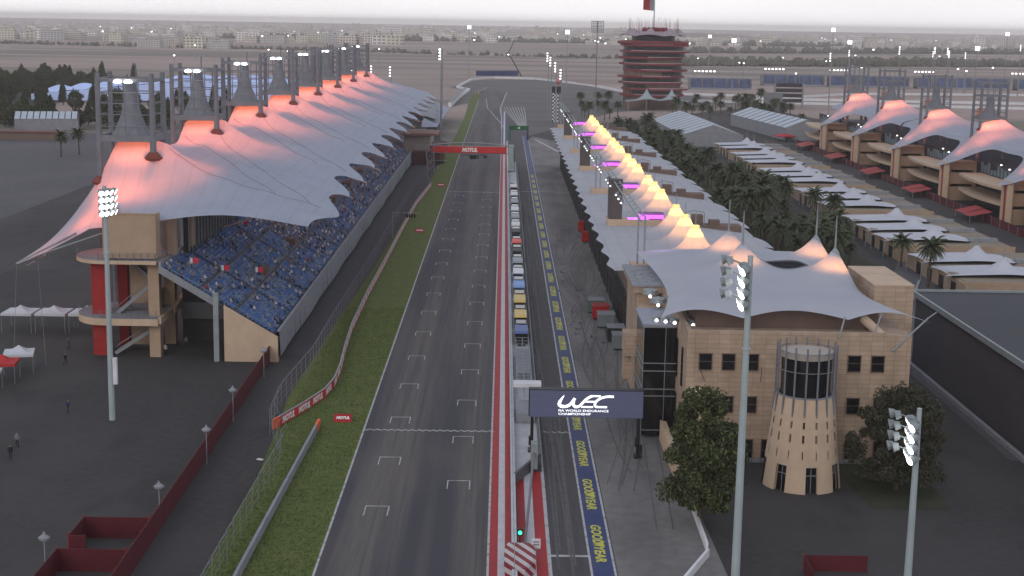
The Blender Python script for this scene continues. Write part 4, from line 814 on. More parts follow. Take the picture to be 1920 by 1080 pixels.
# glass stair tower
P(MB().box(16.2, 19.88, 157.0, 166, .3, 12.9), 'glass_tower', M['glass'], CB); P(MB().box(16.0, 19.88, 156.8, 166.2, 12.9, 13.2), 'tower_roof', mat('tower_roof_sheet', (.24, .26, .32), .5, .08, .5), CB)
ln = MB()
for z in (12.75, 8.6, 7.7, 5.6, 4.8, .8): ln.box(16.12, 19.88, 156.9, 156.99, z, z + .1).box(16.1, 16.19, 156.9, 166, z, z + .1)
for x in (16.12, 18.6): ln.box(x, x + .07, 156.88, 156.97, .3, 12.9)
P(ln, 'glazing_bar', M['steel'], CB)
P(MB().box(15.0, 17.0, 167.5, 172, 7.0, 9.4).box(15.1, 16.0, 170, 172, 3.5, 7.0), 'balcony', M['stone'], CB)
P(MB().box(16.9, 19.7, 174, 188, 0, 13.6).box(16.4, 20.1, 173.4, 188.6, 13.6, 14.4), 'corner_tower', M['stone'], CB); P(MB().box(16.2, 20.3, 173.2, 188.8, 14.4, 14.65), 'tower_cap', M['conc'], CB)
P(MB().box(17.0, 19.4, 166.2, 174, 0, 12.2), 'link_block', M['stone2'], CB)
rm = MB()
for i in range(12): rm.box(16.9 + (i % 3), 17.2 + (i % 3), 174 + i, 174.3 + i, 14.65, 14.9)
P(rm, 'cap_vents', M['steel'], CB)
for i, (x, y, z) in enumerate(((18.2, 171, 14.2), (18.6, 165.5, 14.2))):
    o = P(MB().lathe([(.1, .5), (.9, .3), (1.0, -.2), (.2, -.4)], (x, y, z), n=12).tube((x, y, z - 1.4), (x, y, z), .1), 'camera_dome', M['steel'], CB); P(MB().tube((x - .1, y - .95, z - .3), (x - .1, y - 1.1, z - .4), .18, n=10), 'dome_lamp', M['lampf'], CB)
hb = P(MB().bar((17.4, 157.5, 14.0), (21.4, 155.0, 14.0), .15, .15).tube((19.4, 158, 12.2), (19.4, 156.2, 14), .08), 'lamp_bar', M['steel'], CB)
for i in range(5): x = 17.5 + i * .95; P(MB().lathe([(.1, .35), (.45, .15), (.5, -.15)], (x, 157.2 - i * .58, 13.8), n=10), 'lamp_housing', M['steel'], CB); P(MB().tube((x, 157.0 - i * .58, 13.75), (x, 156.75 - i * .58, 13.6), .2, n=10), 'lamp', M['lampf'], CB)
P(MB().path([(19.6, 167, 12.2), (19.5, 163, 15.0), (20.2, 160, 13.4)], .09).path([(19.0, 163, 15.2), (21.2, 158, 15.9)], .09), 'bracket', M['steel'], CB)
# tent roof with four peaks and a round opening
pk = [(29.1, 170.5), (29.1, 181.5), (39.6, 167.5), (39.6, 178.0)]
def tent_z(x, y):
    e = 16.2 + .3 * min(1, max(0, (y - 149) / 12))
    z = e
    for px, py in pk: z += 3.7 * exp(-max(0, sqrt((x - px) ** 2 + (y - py) ** 2) - .4) / 2.5)
    return z
ax = [17.3, 26.2, 36.6, 45.6]
HC, HR = (34.3, 172.6), 3.15
def tfn(u, v):
    x = 18.2 + 26.6 * u; k_ = [a for a in zip(ax, ax[1:]) if a[0] <= x <= a[1]]; a = k_[0]; s_ = sin(pi * (x - a[0]) / (a[1] - a[0]))
    yf = 148.6 + 1.9 * s_; yb = 190; y = yf + (yb - yf) * v
    q = sin(pi * v); xx = x + ((-(x - 31) / 13.3) ** 3 * 2.1 if True else 0) * q * .9 + (1.1 * (x - 31.4) / 13.3) * (1 - v) ** 3 - (1.2 * max(0, (x - 31)) / 13.3) * v - (.7 * max(0, (x - 31)) / 13.3) * sin(pi * min(1, v * 1.15)) ** .8
    z = tent_z(xx, y) - (.5 * (1 - s_) * (1 - v) ** 8) - 1.1 * max(0, abs(x - 31.4) / 13.4) ** 6 * (.4 + q)
    return (xx, y, z)
tm_ = MB().grid(tfn, 130, 150); kf = []; km = []
for f, m_ in zip(tm_.f, tm_.m):
    cx = sum(tm_.v[i][0] for i in f) / 4; cy = sum(tm_.v[i][1] for i in f) / 4
    if (cx - HC[0]) ** 2 + ((cy - HC[1]) / 1.05) ** 2 > HR ** 2: kf.append(f); km.append(m_)
tm_.f, tm_.m = kf, km
P(tm_, 'tent_roof', fabric('control_tent_fabric', (.60, .625, .70), .42, .04), CB, smooth=True)
rg_ = MB(); [rg_.tube((HC[0] + HR * cos(a), HC[1] + HR * 1.05 * sin(a), tent_z(HC[0] + HR * cos(a), HC[1] + HR * 1.05 * sin(a)) + .02), (HC[0] + HR * cos(a + .2), HC[1] + HR * 1.05 * sin(a + .2), tent_z(HC[0] + HR * cos(a + .2), HC[1] + HR * 1.05 * sin(a + .2)) + .02), .1, n=5) for a in [i * .2 for i in range(32)]]
P(rg_, 'opening_ring', M['mast'], CB)
for i, (x, y) in enumerate(pk):
    P(MB().lathe([(.75, 19.3), (.5, 20.0), (.16, 20.5)], (x, y, 0), n=14), 'peak_cap', M['steel'], CB); P(MB().tube((x, y, 20.4), (x, y, 24.4), .13, .06, n=7), 'spike', M['steel'], CB)
    lamp('tent_lamp', (x - .2, y - .8, 17.3), (1, .36, .09), 380, .5, CB, 165)
P(MB().tube((45.5, 148.7, 16.0), (41.6, 147.6, 12.6), .1).tube((45.3, 148.6, 15.9), (46.2, 148.3, 16.7), .08).tube((36.6, 148.6, 16.0), (35.9, 147.7, 13.9), .1).tube((26.2, 148.6, 15.9), (26.2, 148.2, 13.8), .08).tube((40.6, 149, 16.3), (39.6, 148, 14.2), .07), 'strut', M['steel'], CB)
P(MB().tube((20.2, 148.7, 13.5), (21.8, 147.6, 9.0), .03).tube((28.2, 148.7, 14), (27.8, 147.7, 9), .03), 'stay_cable', M['black'], CB)
# round tapering entrance tower
RT = empty('round_tower', (31.2, 141.3, 0), label='round tapering beige tower with slots and a dark glass drum on top', cat='tower')
R0, R1, ZT = 4.05, 2.95, 9.5
def rad(z): return R0 + (R1 - R0) * (z / ZT)
sh = MB(); NA = 96; NZ = 40
doors = [(-pi / 2 + k * pi / 4 + d, .155) for k, d in ((-3, 0), (-2, 0), (-1, 0.03), (0, 0.07), (1, .1), (2, .1), (3, 0), (4, 0))]
def hole(a, z):
    if z < 2.75 and any(abs((a - d + pi) % (2 * pi) - pi) < w for d, w in doors): return True
    t = (a / (2 * pi)) * 16 + .5; ft = abs(t - round(t)) * 2 * pi / 16 * rad(z)
    if ft < .085 and (3.5 < z < 4.3 or 5.1 < z < 5.9 or 6.5 < z < 7.3 or z > 8.0): return True
    return False
NA, NZ = 384, 80
for i in range(NA):
    a0, a1 = 2 * pi * i / NA, 2 * pi * (i + 1) / NA; run = None
    for j in range(NZ + 1):
        z = ZT * j / NZ; h_ = j == NZ or hole((a0 + a1) / 2, z + ZT / NZ / 2)
        if not h_ and run is None: run = z
        if h_ and run is not None:
            for ro, fl_ in ((0, 1), (.3, 0)):
                q = [((rad(zz) - ro) * cos(a), (rad(zz) - ro) * sin(a), zz) for a, zz in ((a0, run), (a1, run), (a1, z), (a0, z))]; sh.quad(q if fl_ else q[::-1])
            run = None
P(sh, 'shell', M['stone2'], RT)
P(MB().lathe([(R0 - .45, 0), (R1 - .35, 9.3)], n=40), 'inner_glass', M['glass'], RT); P(MB().lathe([(R1 - .3, 9.45), (R1 + .03, 9.5), (R1 + .03, 9.62), (R1 - .3, 9.62)], n=48, cap=False), 'ledge', M['conc'], RT)
P(MB().lathe([(2.55, 9.4), (2.55, 13.4)], n=40), 'glass_drum', M['glass'], RT); P(MB().lathe([(2.62, 13.4), (2.62, 13.95)], n=40), 'drum_roof', mat('pale_render', (.36, .32, .28), .8, .1, .5), RT)
fn_ = MB()
for k in range(16):
    a = 2 * pi * (k + .5) / 16; c_, s_ = cos(a), sin(a); fn_.bar((2.98 * c_, 2.98 * s_, 9.5), (2.98 * c_, 2.98 * s_, 14.75), .16, .16); fn_.tube((3.05 * c_, 3.05 * s_, 9.5), ((rad(7.6) - .02) * c_, (rad(7.6) - .02) * s_, 7.7), .09, n=5); fn_.tube((2.6 * c_, 2.6 * s_, 14.1), (2.98 * c_, 2.98 * s_, 14.1), .05, n=4)
for z in (12.2, 14.1):
    for i in range(40): a, b = 2 * pi * i / 40, 2 * pi * (i + 1) / 40; fn_.tube((2.9 * cos(a), 2.9 * sin(a), z), (2.9 * cos(b), 2.9 * sin(b), z), .05, n=4)
P(fn_, 'fin', M['mast'], RT, label='ring of dark steel fins round the glass drum')
dr = MB()
for d, w in doors:
    dr.mark()
    for zz in (1.85, 2.7): dr.bar(((R0 - .38) * cos(d - w), (R0 - .38) * sin(d - w), zz), ((R0 - .38) * cos(d + w), (R0 - .38) * sin(d + w), zz), .06, .06)
    dr.bar(((R0 - .4) * cos(d), (R0 - .4) * sin(d), 0), ((R0 - .5) * cos(d), (R0 - .5) * sin(d), 2.7), .05, .05)
P(dr, 'door_frame', M['steel'], RT)
# dark roofed hall on the right
DH = empty('dark_roofed_hall', (0, 0, 0), label='large dark flat roofed hall at the right edge with small lamps along its eaves', cat='building')
P(MB().box(58.3, 120, 150, 196.8, 0, 9.6), 'wall', mat('hall_wall', (.062, .057, .066), .85, .1, .3), DH); P(MB().box(57.9, 120.4, 135, 197.2, 9.6, 10), 'roof', M['roof'], DH); P(MB().box(57.6, 57.9, 135, 197.4, 9.6, 10.3).box(57.9, 120.4, 197.2, 197.5, 9.9, 10.3), 'roof_rail', M['steel'], DH)
P(MB().box(70.2, 84, 150, 156.6, 10.004, 10.4), 'roof_panel', M['conc'], DH)
for y in (193.5, 181, 166, 156): P(MB().lathe([(.05, .1), (.2, 0), (.05, -.1)], (57.9 + .6, y, 9.1), n=8), 'lamp', M['lampf'], DH)
# ================================================================= light poles
def head(m, g, p, d, r=.42, L=.7, mi=0):
    m.mark(); g.mark()
    d = Vector(d).normalized(); p = Vector(p); q = p + d * L; m.tube(p, p + d * L * .35, r * .45, r * .9, n=10, m=mi); m.tube(p + d * L * .35, q, r * .9, r, n=10, m=mi); g.tube(q, q + d * .04, r * .88, n=12)
def floodpole(x, y, h, r, rows, cols, aim, label, dz=.95, z0=None, dx=.62, hr=.42):
    o = empty('floodlight_pole', (x, y, 0), label=label, cat='light pole', group='tall floodlight poles'); m = MB(); g = MB(); hs = MB()
    m.tube((0, 0, 0), (0, 0, h * .5), r, r * .82, n=14).tube((0, 0, h * .5), (0, 0, h), r * .82, r * .6, n=14).tube((0, 0, h * .72 - .06), (0, 0, h * .72 + .06), r * 1.0, n=14)
    P(m, 'shaft', M['pole'], o); z0 = h - .8 if z0 is None else z0; a = Vector(aim).normalized(); sd_ = a.cross(Vector((0, 0, 1))).normalized()
    for j in range(rows):
        z = z0 - j * dz; hs.mark(); hs.bar(Vector((0, 0, z)) - sd_ * (dx * cols / 2), Vector((0, 0, z)) + sd_ * (dx * cols / 2), .12, .12)
        for k in range(cols): c = sd_ * ((k - (cols - 1) / 2) * dx * 1.25); head(hs, g, c + Vector((0, 0, z)) + a * .15, a + sd_ * ((k - (cols - 1) / 2) * .35), hr, hr * 1.6)
    if x > 0:
        for j in range(rows):
            for k in range(2): hs.mark(); q = Vector((-1.35 - .35 * k, .5 + .5 * k, z0 - j * dz + .45)); hs.tube(q, q + Vector((-.45, .1, -.12)), hr * .7, hr * 1.05, n=10); hs.tube(q, Vector((-.1, 0, z0 - j * dz)), .05, n=4)
    P(hs, 'lamp_housing', M['steel'], o); P(g, 'lamp', M['lampw'], o); return o
fp_ = floodpole(-44.9, 160.8, 27.3, .36, 4, 4, (.8, -.35, -.5), 'tall pale floodlight pole in front of the left grandstand, lights above the roof edge', .78, 26.9, .52, .36)
P(MB().box(.3, .75, -.25, .25, 4.3, 7.4), 'control_box', M['white'], fp_)
floodpole(20.3, 114.9, 27.8, .37, 4, 4, (-.9, .1, -.42), 'tall pale floodlight pole in front of the beige control building', .95, 26.9, .5, .42)
floodpole(34.7, 114.0, 15.4, .34, 4, 4, (-.9, .15, -.42), 'short pale floodlight pole near the bottom right corner', .92, 14.3, .55, .42)
# small lamp posts along the red fence
def lamppost(x, y, lb):
    o = empty('lamp_post', (x, y, 0), label=lb, cat='lamp post', group='lamp posts along the red fence')
    P(MB().tube((0, 0, 0), (0, 0, 3.7), .06, .045, n=8), 'post', M['steel'], o); P(MB().lathe([(.08, 3.55), (.42, 3.62), (.46, 3.8), (.15, 4.05), (.04, 4.3)], n=10).bar((-.5, 0, 3.75), (.5, 0, 3.75), .08, .08), 'lantern', M['conc'], o); P(MB().lathe([(.1, 3.5), (.3, 3.54)], n=8), 'lamp', mat('lamp_glass', (.5, .5, .52), .3, .05, 1) if 'lamp_glass' not in bpy.data.materials else bpy.data.materials['lamp_glass'], o)
for x, y, lb in ((-37.3, 112.2, 'pale lamp post at the bottom edge by the red enclosure'), (-31.1, 125.8, 'pale lamp post beside the upper red enclosure'), (-30.6, 144.5, 'pale lamp post beside the red fence, third from the front'), (-30.9, 160.9, 'pale lamp post beside the red fence, level with the floodlight pole'), (-30.7, 181.3, 'pale lamp post right in front of the beige grandstand end wall')): lamppost(x, y, lb)
RF = empty('red_fence', (0, 0, 0), label='long dark red solid fence running from the grandstand towards the camera', cat='fence')
P(MB().bar((-30.6, 100, 1.15), (-31.5, 196.5, 1.15), .08, 2.3), 'panel', M['redf'], RF)
q = MB(); [q.tube((-30.6 - .9 * i / 32 - .07, 100 + 3 * i, 0), (-30.6 - .9 * i / 32 - .07, 100 + 3 * i, 2.35), .05, n=5) for i in range(33)]; P(q, 'post', M['redw'], RF)
for nm, x0, y0, y1, lb in (('a', -37, 117.6, 122.3, 'dark red fenced enclosure with open top, the upper one'), ('b', -37, 108, 114.4, 'dark red fenced enclosure cut by the bottom edge')):
    o = empty('fenced_enclosure', (0, 0, 0), label=lb, cat='fence', group='red enclosures'); P(MB().bar((x0, y1, 1.0), (-31, y1, 1.0), .07, 2).bar((x0, y0, 1.0), (x0, y1, 1.0), .07, 2).bar((x0, y0, 1.0), (-35.5, y0, 1.0), .07, 2), 'panel', M['redf'], o)
    P(MB().tube((x0, y1, 0), (x0, y1, 2.2), .06).tube((-31.2, y1, 0), (-31.2, y1, 2.2), .06).tube((x0, y0, 0), (x0, y0, 2.2), .06), 'post', M['redw'], o)
o = empty('fenced_enclosure', (0, 0, 0), label='dark red fenced enclosure at the bottom right', cat='fence', group='red enclosures'); P(MB().bar((26.5, 116.8, .7), (32, 116.8, .7), .07, 1.5).bar((26.5, 113, .7), (26.5, 116.8, .7), .07, 1.5), 'panel', M['redf'], o); P(MB().tube((26.5, 116.8, 0), (26.5, 116.8, 1.6), .05), 'post', M['redw'], o)
o = empty('guard_rail', (0, 0, 0), label='short white guard rail under the left tree by the apron', cat='barrier'); P(MB().bar((18.9, 132.5, .35), (18.8, 121.5, .35), .25, .7).bar((18.7, 120, .35), (15.6, 113, .35), .25, .7), 'rail', M['white'], o)
o = empty('striped_wall', (0, 0, 0), label='beige wall with vertical ribs beside the apron, left of the big tree', cat='wall'); rb = MB().box(18.4, 18.9, 138, 156, 0, 2.2)
[rb.box(18.2, 18.4, 138.3 + i * 1.15, 138.8 + i * 1.15, 0, 2.3) for i in range(16)]; P(rb, 'wall', M['stone2'], o)
# ================================================================= people on the ground
pg = [standing('black', .16, .12), standing('navy', .1, -.1), standing('grey', .2, .15), standing('pale', .05, .1)]
for i, (x, y, k, rz, lb) in enumerate(((-51.3, 144.9, 0, .4, 'person in black clothes on the paving, nearer of the pair at the left edge'), (-52.1, 149.4, 2, .3, 'person in grey clothes walking just behind another at the left edge'), (-50.8, 163.3, 1, 2.6, 'person in navy clothes walking alone left of the floodlight pole'), (-58.2, 186.9, 0, 1.1, 'person in black standing beyond the red and white tents'), (-46.4, 193.5, 3, .2, 'person in pale clothes beside the nearest beige column'), (-44.6, 198.4, 2, 3, 'person in grey clothes in the passage under the grandstand'), (-60.5, 196, 1, 1.9, 'person in navy behind the round decks of the stair block'))):
    o = bpy.data.objects.new('person', pg[k]); COL.objects.link(o); o.location = (x, y, 0); o.rotation_euler = (0, 0, rz); tag(o, lb, 'person')
o = empty('floor_sign', (-25.3, 146.2, 0), rz=-.5, label='small white plate lying on the paving left of the guard wall', cat='sign'); P(MB().box(-.35, .35, -.2, .2, .02, .1), 'plate', M['white'], o); P(MB().box(-.3, .3, -.15, .15, 0, .02), 'foot', M['steel'], o)
# ================================================================= small tents
def gazebo(x, y, w, h, m, lb, rz=0, g='small square tents on the left'):
    o = empty('gazebo', (x, y, 0), rz, label=lb, cat='tent', group=g)
    t = MB(); c = (0, 0, h + .9); k_ = [(-w, -w, h), (w, -w, h), (w, w, h), (-w, w, h)]
    for i in range(4):
        a, b = k_[i], k_[(i + 1) % 4]; n = 6
        for u in range(n):
            f = u / n; g1 = (u + 1) / n; L = lambda p, f: tuple(c[q] + (p[q] - c[q]) * f - (.25 * sin(pi * f) if q == 2 else 0) for q in range(3))
            t.quad([L(a, f), L(b, f), L(b, g1), L(a, g1)]) if u else t.quad([c, L(b, g1), L(a, g1)])
        t.quad([a, b, (b[0], b[1], h - .35), (a[0], a[1], h - .35)])
    P(t, 'canopy', m, o); p_ = MB(); [p_.tube((a * (w - .08), b * (w - .08), 0), (a * (w - .08), b * (w - .08), h - .1), .045, n=6) for a in (-1, 1) for b in (-1, 1)]; P(p_, 'leg', M['steel'], o); return o
tw = mat('tent_white', (.50, .52, .55), .75, .06, 1); trd = mat('tent_red', (.42, .03, .03), .75, .08, 1)
gazebo(-63.2, 183.5, 1.9, 2.6, tw, 'white square tent nearest the grandstand of the three at the left edge', .25); gazebo(-63.6, 178.2, 1.9, 2.6, trd, 'bright red square tent between two white ones', .15); gazebo(-63.8, 172.4, 1.9, 2.6, tw, 'white square tent cut by the left edge in front of the red tent', .2)
for i in range(3): gazebo(-61.5 - i * 4.9, 209 - i * .2, 2.25, 2.9, tw, 'white peaked tent in the row behind the stair block, %s from the right' % ['first', 'second', 'third'][i], 0, 'row of white tents behind the stair block')
# ================================================================= trees
def leafcloud(n, fn, size, seed, m_=2):
    r = random.Random(seed); t = MB()
    for i in range(n):
        p = Vector(fn(r)); a = Vector((r.gauss(0, 1), r.gauss(0, 1), r.gauss(0, .7))).normalized(); b = a.orthogonal().normalized(); c = a.cross(b); s_ = size * r.uniform(.6, 1.4); th = r.random() * pi; u = (b * cos(th) + c * sin(th)) * s_; v = (c * cos(th) - b * sin(th)) * s_ * .55
        t.quad([p - u, p - v * .9, p + u, p + v], r.randrange(m_))
    return t
LF = [mat('leaf_dark', (.024, .034, .014), .8, .25, 1.5), mat('leaf_mid', (.055, .07, .026), .8, .25, 1.5), mat('leaf_light', (.11, .125, .05), .8, .2, 1.5)]
LB = [mat('leaf_olive', (.05, .048, .03), .8, .25, 1.5), mat('leaf_brownish', (.075, .065, .045), .8, .25, 1.5), LF[0]]
def bigtree(x, y, h, rx, zc, n, ms, seed, lb):
    o = empty('broadleaf_tree', (x, y, 0), label=lb, cat='tree'); r0 = random.Random(seed)
    tk = MB(); tk.tube((0, 0, 0), (.1, 0, zc * .45), .22, .17, n=9)
    cl = []
    for i in range(120):
        a = r0.random() * 2 * pi; z = r0.uniform(0, 1); rr = rx * (sin(pi * (.16 + .79 * z)) ** .6) * r0.uniform(.2, .98); cl.append((rr * cos(a), rr * sin(a), zc * .24 + (h - zc * .24) * z, r0.choice([.5, .7, .9, 1.3])))
    for c in cl[::8]: tk.tube((.1, 0, zc * .4), (c[0] * .8, c[1] * .8, c[2]), .10, .03, n=5)
    P(tk, 'trunk', M['trunk'], o)
    def fn(r):
        c = r.choice(cl); d = Vector((r.gauss(0, 1), r.gauss(0, 1), r.gauss(0, .8))).normalized() * c[3] * r.random() ** .35; return (c[0] + d.x, c[1] + d.y, max(1.5, c[2] + d.z))
    P(leafcloud(n, fn, .15, seed, 3), 'crown', ms, o); return o
bigtree(19.0, 128.5, 12.6, 4.0, 6, 56000, LF, 4, 'dense dark green tree in front of the beige building, left of the floodlight pole')
bigtree(40.6, 139.5, 10.2, 5.0, 5.5, 40000, LB, 9, 'olive brown tree in front of the right end of the beige building')
# palms
def palm_meshes(seed, h, nf=34, L=2.9):
    r = random.Random(seed); t = MB(); lean = (r.uniform(-.2, .2), r.uniform(-.2, .2))
    pts = [(lean[0] * f * f, lean[1] * f * f, h * f) for f in (0, .3, .6, .85, 1)]; rr = [.3, .22, .2, .22, .32]
    for i in range(4): t.tube(pts[i], pts[i + 1], rr[i], rr[i + 1], n=8)
    f = MB(); top = Vector(pts[-1])
    for k in range(nf):
        a = 2 * pi * (k * .381966) ; el = 1.25 - 1.75 * (k / nf) + r.uniform(-.1, .1); d = Vector((cos(a) * cos(el), sin(a) * cos(el), sin(el))); Lk = L * r.uniform(.85, 1.1); prev = top; pv = None
        side = Vector((-sin(a), cos(a), 0)); p = top.copy(); n = 9
        for i in range(n):
            q = p + d * (Lk / n); d = (d + Vector((0, 0, -.13 - .02 * i))).normalized(); w = .5 * sin(pi * (.12 + .86 * (i + .5) / n)) + .05; dn = Vector((0, 0, -.45 * w))
            for s_ in (-1, 1): f.quad([p, q, q + side * s_ * w * .95 + dn + d * .22, p + (q - p) * .35 + side * s_ * w * .75 + dn + d * .12], (k + i) % 2)
            p = q
    return t.mesh('trunk', M['trunk']), f.mesh('crown', [mat('palm_leaf_%d' % seed, (.032, .04, .02), .7, .3, 1), mat('palm_leaf_light_%d' % seed, (.07, .08, .04), .7, .3, 1)])
PM = [palm_meshes(21, 5.8), palm_meshes(22, 6.8, 40, 3.2), palm_meshes(23, 4.6, 30, 2.7)]
def palm(x, y, k, s_=1, lb='dark green palm in the dense grove behind the pit building', grp='palms in the paddock grove'):
    o = empty('palm_tree', (x, y, 0), random.uniform(0, 6), label=lb, cat='palm tree', group=grp)
    for nm, me in zip(('trunk', 'crown'), PM[k]): c = bpy.data.objects.new(nm, me); COL.objects.link(c); part(c, o)
    o.scale = (s_, s_, s_ * random.uniform(.85, 1.15)); return o
rg = random.Random(31)
pp_ = []
tries = 0
while len(pp_) < 142 and tries < 9000:
    tries += 1; y = 272 + 330 * rg.random() ** 1.15; x = rg.uniform(47.5 if y > 300 else 56, 70 if y < 420 else 64)
    if all((x - a) ** 2 + ((y - b) * .7) ** 2 > 8 for a, b in pp_): pp_.append((x, y)); palm(x, y, rg.randrange(3), rg.uniform(.7, 1.3))
for i, (x, y, k) in enumerate(((78.0, 256.5, 1), (79.2, 279, 0), (75.4, 322, 1), (74.5, 308, 2), (76, 345, 0), (72, 365, 1), (72, 296, 2))): palm(x, y, k, 1.0, 'palm standing apart beside the tented lodges, %s from the camera' % ORD[i], 'palms beside the tented lodges')
for i in range(60):
    x = rg.uniform(38, 150); y = rg.uniform(700, 860)
    if 60 < x < 108 and y > 775: continue
    palm(x, y, rg.randrange(3), rg.uniform(.9, 1.25), 'small distant palm around the foot of the round tower', 'palms near the tower')
palm(-143.5, 485, 1, 1, 'palm standing alone on the far left paving, right of the pair', 'pair of palms on the left'); palm(-147.5, 478, 0, 1.05, 'palm on the far left paving, left of the pair', 'pair of palms on the left')
# bushy trees to the left
def bushy(seed, h, r_, cone):
    rr = random.Random(seed); cl = [(rr.uniform(-.5, .5) * r_, rr.uniform(-.5, .5) * r_, rr.uniform(.2, .95)) for _ in range(14)]
    def fn(r):
        c = r.choice(cl); z = c[2] + r.gauss(0, .07); w = r_ * ((1.05 - z) ** .8 if cone else sin(pi * min(.97, max(.05, z))) ** .5); a = r.random() * 2 * pi; q = w * sqrt(r.random()); return (q * cos(a) + c[0] * .3, q * sin(a) + c[1] * .3, h * max(.08, z))
    return MB().tube((0, 0, 0), (0, 0, h * .6), .25, .1, n=6).mesh('trunk', M['trunk']), leafcloud(1500, fn, .5, seed, 2).mesh('crown', LF)
BT = [bushy(41, 9, 3.2, 0), bushy(42, 12, 2.8, 1), bushy(43, 7.5, 3.4, 0)]
n = 0
while n < 290:
    y = rg.uniform(600, 1060); x = rg.uniform(-.40, -.175) * y
    if x > -265 and (770 < y < 850 or (y > 630 and rg.random() < .9)): continue
    if y > 900 and rg.random() < .55: continue
    o = empty('tree', (x, y, 0), rg.uniform(0, 6), label='dark bushy tree in the wooded area far left behind the grandstand', cat='tree', group='trees in the wooded area on the left'); k = rg.randrange(3)
    for nm, me in zip(('trunk', 'crown'), BT[k]): c = bpy.data.objects.new(nm, me); COL.objects.link(c); part(c, o)
    s_ = rg.uniform(.75, 1.25); o.scale = (s_, s_, s_); n += 1
# ================================================================= tented lodges
def lodge(y, n, lb):
    o = empty('tented_lodge', (0, 0, 0), label=lb, cat='building', group='tented lodges between the palms and the right grandstand')
    P(MB().box(80.5, 104, y - 3.5, y + 14.7 * n + 3, 0, 3.0).box(80.5, 104, y - 3.6, y - 3.5, 0, 3.4), 'wall', M['beige'], o); P(MB().box(81, 103.8, y - 3.3, y + 14.7 * n + 2.8, 3.0, 3.15), 'flat_roof', mat('lodge_roof', (.24, .20, .15), .9, .1, .3) if 'lodge_roof' not in bpy.data.materials else bpy.data.materials['lodge_roof'], o)
    dd = MB()
    for i in range(n * 2): dd.box(80.38, 80.49, y + 1.5 + i * 7.2, y + 4 + i * 7.2, 0, 2.3)
    P(dd, 'door', M['glass'], o)
    for i in range(n):
        c = y + 7 + 14.7 * i
        def fn(u, v):
            yy = c - 5.3 + 10.4 * v; x = 78.5 + 2.2 * sin(pi * v) + (97.5 - 80) * u; d = sqrt((x - 90.5) ** 2 + (yy - c) ** 2); return (x, yy, 3.6 + 3.5 * exp(-d / 2.1) - .35 * u - .4 * (1 - u) ** 4 + .25 * cos(2 * pi * v))
        t = P(MB().grid(fn, 26, 18), 'tent', LFAB, o, smooth=True); P(MB().tube((90.5, c, 6.2), (90.5, c, 8.6), .12, .05, n=6), 'spike', M['conc'], t)
        P(MB().box(97.2, 103, c - 3, c - 1.6, 3.15, 3.9), 'roof_unit', M['conc'], o)
        P(MB().tube((78.7, c - 5.1, 0), (78.7, c - 5.1, 3.2), .08).tube((78.7, c + 4.9, 0), (78.7, c + 4.9, 3.2), .08), 'tent_post', M['steel'], o)
LFAB = mat('lodge_tent_fabric', (.46, .465, .51), .75, .06, .3)
for i, (y, n) in enumerate(((220, 1), (247, 2), (289, 3), (345, 3), (400, 3), (456, 3), (510, 2))): lodge(y, n, 'beige lodge with white spiked tents on its roof, %s from the camera' % ORD[i])
o = empty('boundary_wall', (0, 0, 0), label='low beige wall along the road behind the tented lodges', cat='wall'); P(MB().box(105.2, 105.6, 215, 545, 0, 1.4), 'wall', M['stone2'], o); P(MB().box(105.1, 105.7, 215, 545, 1.4, 1.5), 'coping', M['conc'], o)
# ridge tents
def ridge_tent(pa, pb, w, h, hr, lb, o=None):
    pa, pb = Vector(pa), Vector(pb); d = (pb - pa).normalized(); s_ = Vector((-d.y, d.x, 0)) * w / 2; U = Vector((0, 0, 1))
    o = empty('marquee', tuple(pa), label=lb, cat='tent'); m = MB(); pa0 = Vector((0, 0, 0)); pb0 = pb - pa
    a, b, c, e_ = pa0 - s_, pb0 - s_, pb0 + s_, pa0 + s_
    for q in ((a, b), (b, c), (c, e_), (e_, a)): m.quad([q[0], q[1], q[1] + U * h, q[0] + U * h])
    for q, r in ((a, e_), (b, c)): m.quad([q + U * h, r + U * h, (q + r) / 2 + U * hr])
    P(m, 'wall', M['conc'], o)
    r_ = MB(); n = 10
    for i in range(n):
        f, g_ = i / n, (i + 1) / n - .015
        for sg_ in (-1, 1):
            e0 = pa0 + (pb0 - pa0) * f + s_ * sg_ * 1.03 + U * (h - .05); e1 = pa0 + (pb0 - pa0) * g_ + s_ * sg_ * 1.03 + U * (h - .05); r0 = pa0 + (pb0 - pa0) * f + U * (hr + .05); r1 = pa0 + (pb0 - pa0) * g_ + U * (hr + .05); r_.quad([e0, e1, r1, r0])
    P(r_, 'roof', MQ, o); return o
MQ = mat('marquee_roof', (.40, .45, .50), .6, .12, .4)
ridge_tent((82, 560, 0), (80, 655, 0), 24, 4.6, 8.6, 'long grey white marquee between the palms and the lodges')
ridge_tent((127, 600, 0), (118, 690, 0), 18, 5.4, 8.8, 'long grey white marquee at the far end of the right grandstand')
gazebo(117, 596, 4, 2.4, trd, 'small red peaked tent against the marquee wall', 0, 'red tents')
ridge_tent((-200, 590, 0), (-176, 596, 0), 16, 5, 7.4, 'white hall tent at the left edge in front of the trees')
ridge_tent((-216, 560, 0), (-201, 566, 0), 15, 5, 7, 'white hall tent cut by the left edge')
o = empty('red_container_row', (-190, 545, 0), label='low brown red shed roofs in front of the white hall tents', cat='shed'); P(MB().box(-18, 22, -4, 4, 0, 2.8), 'wall', M['brown'], o); P(MB().box(-18.5, 22.5, -4.5, 4.5, 2.8, 3.1), 'roof', mat('shed_roof', (.14, .06, .05), .8, .1, .4), o)
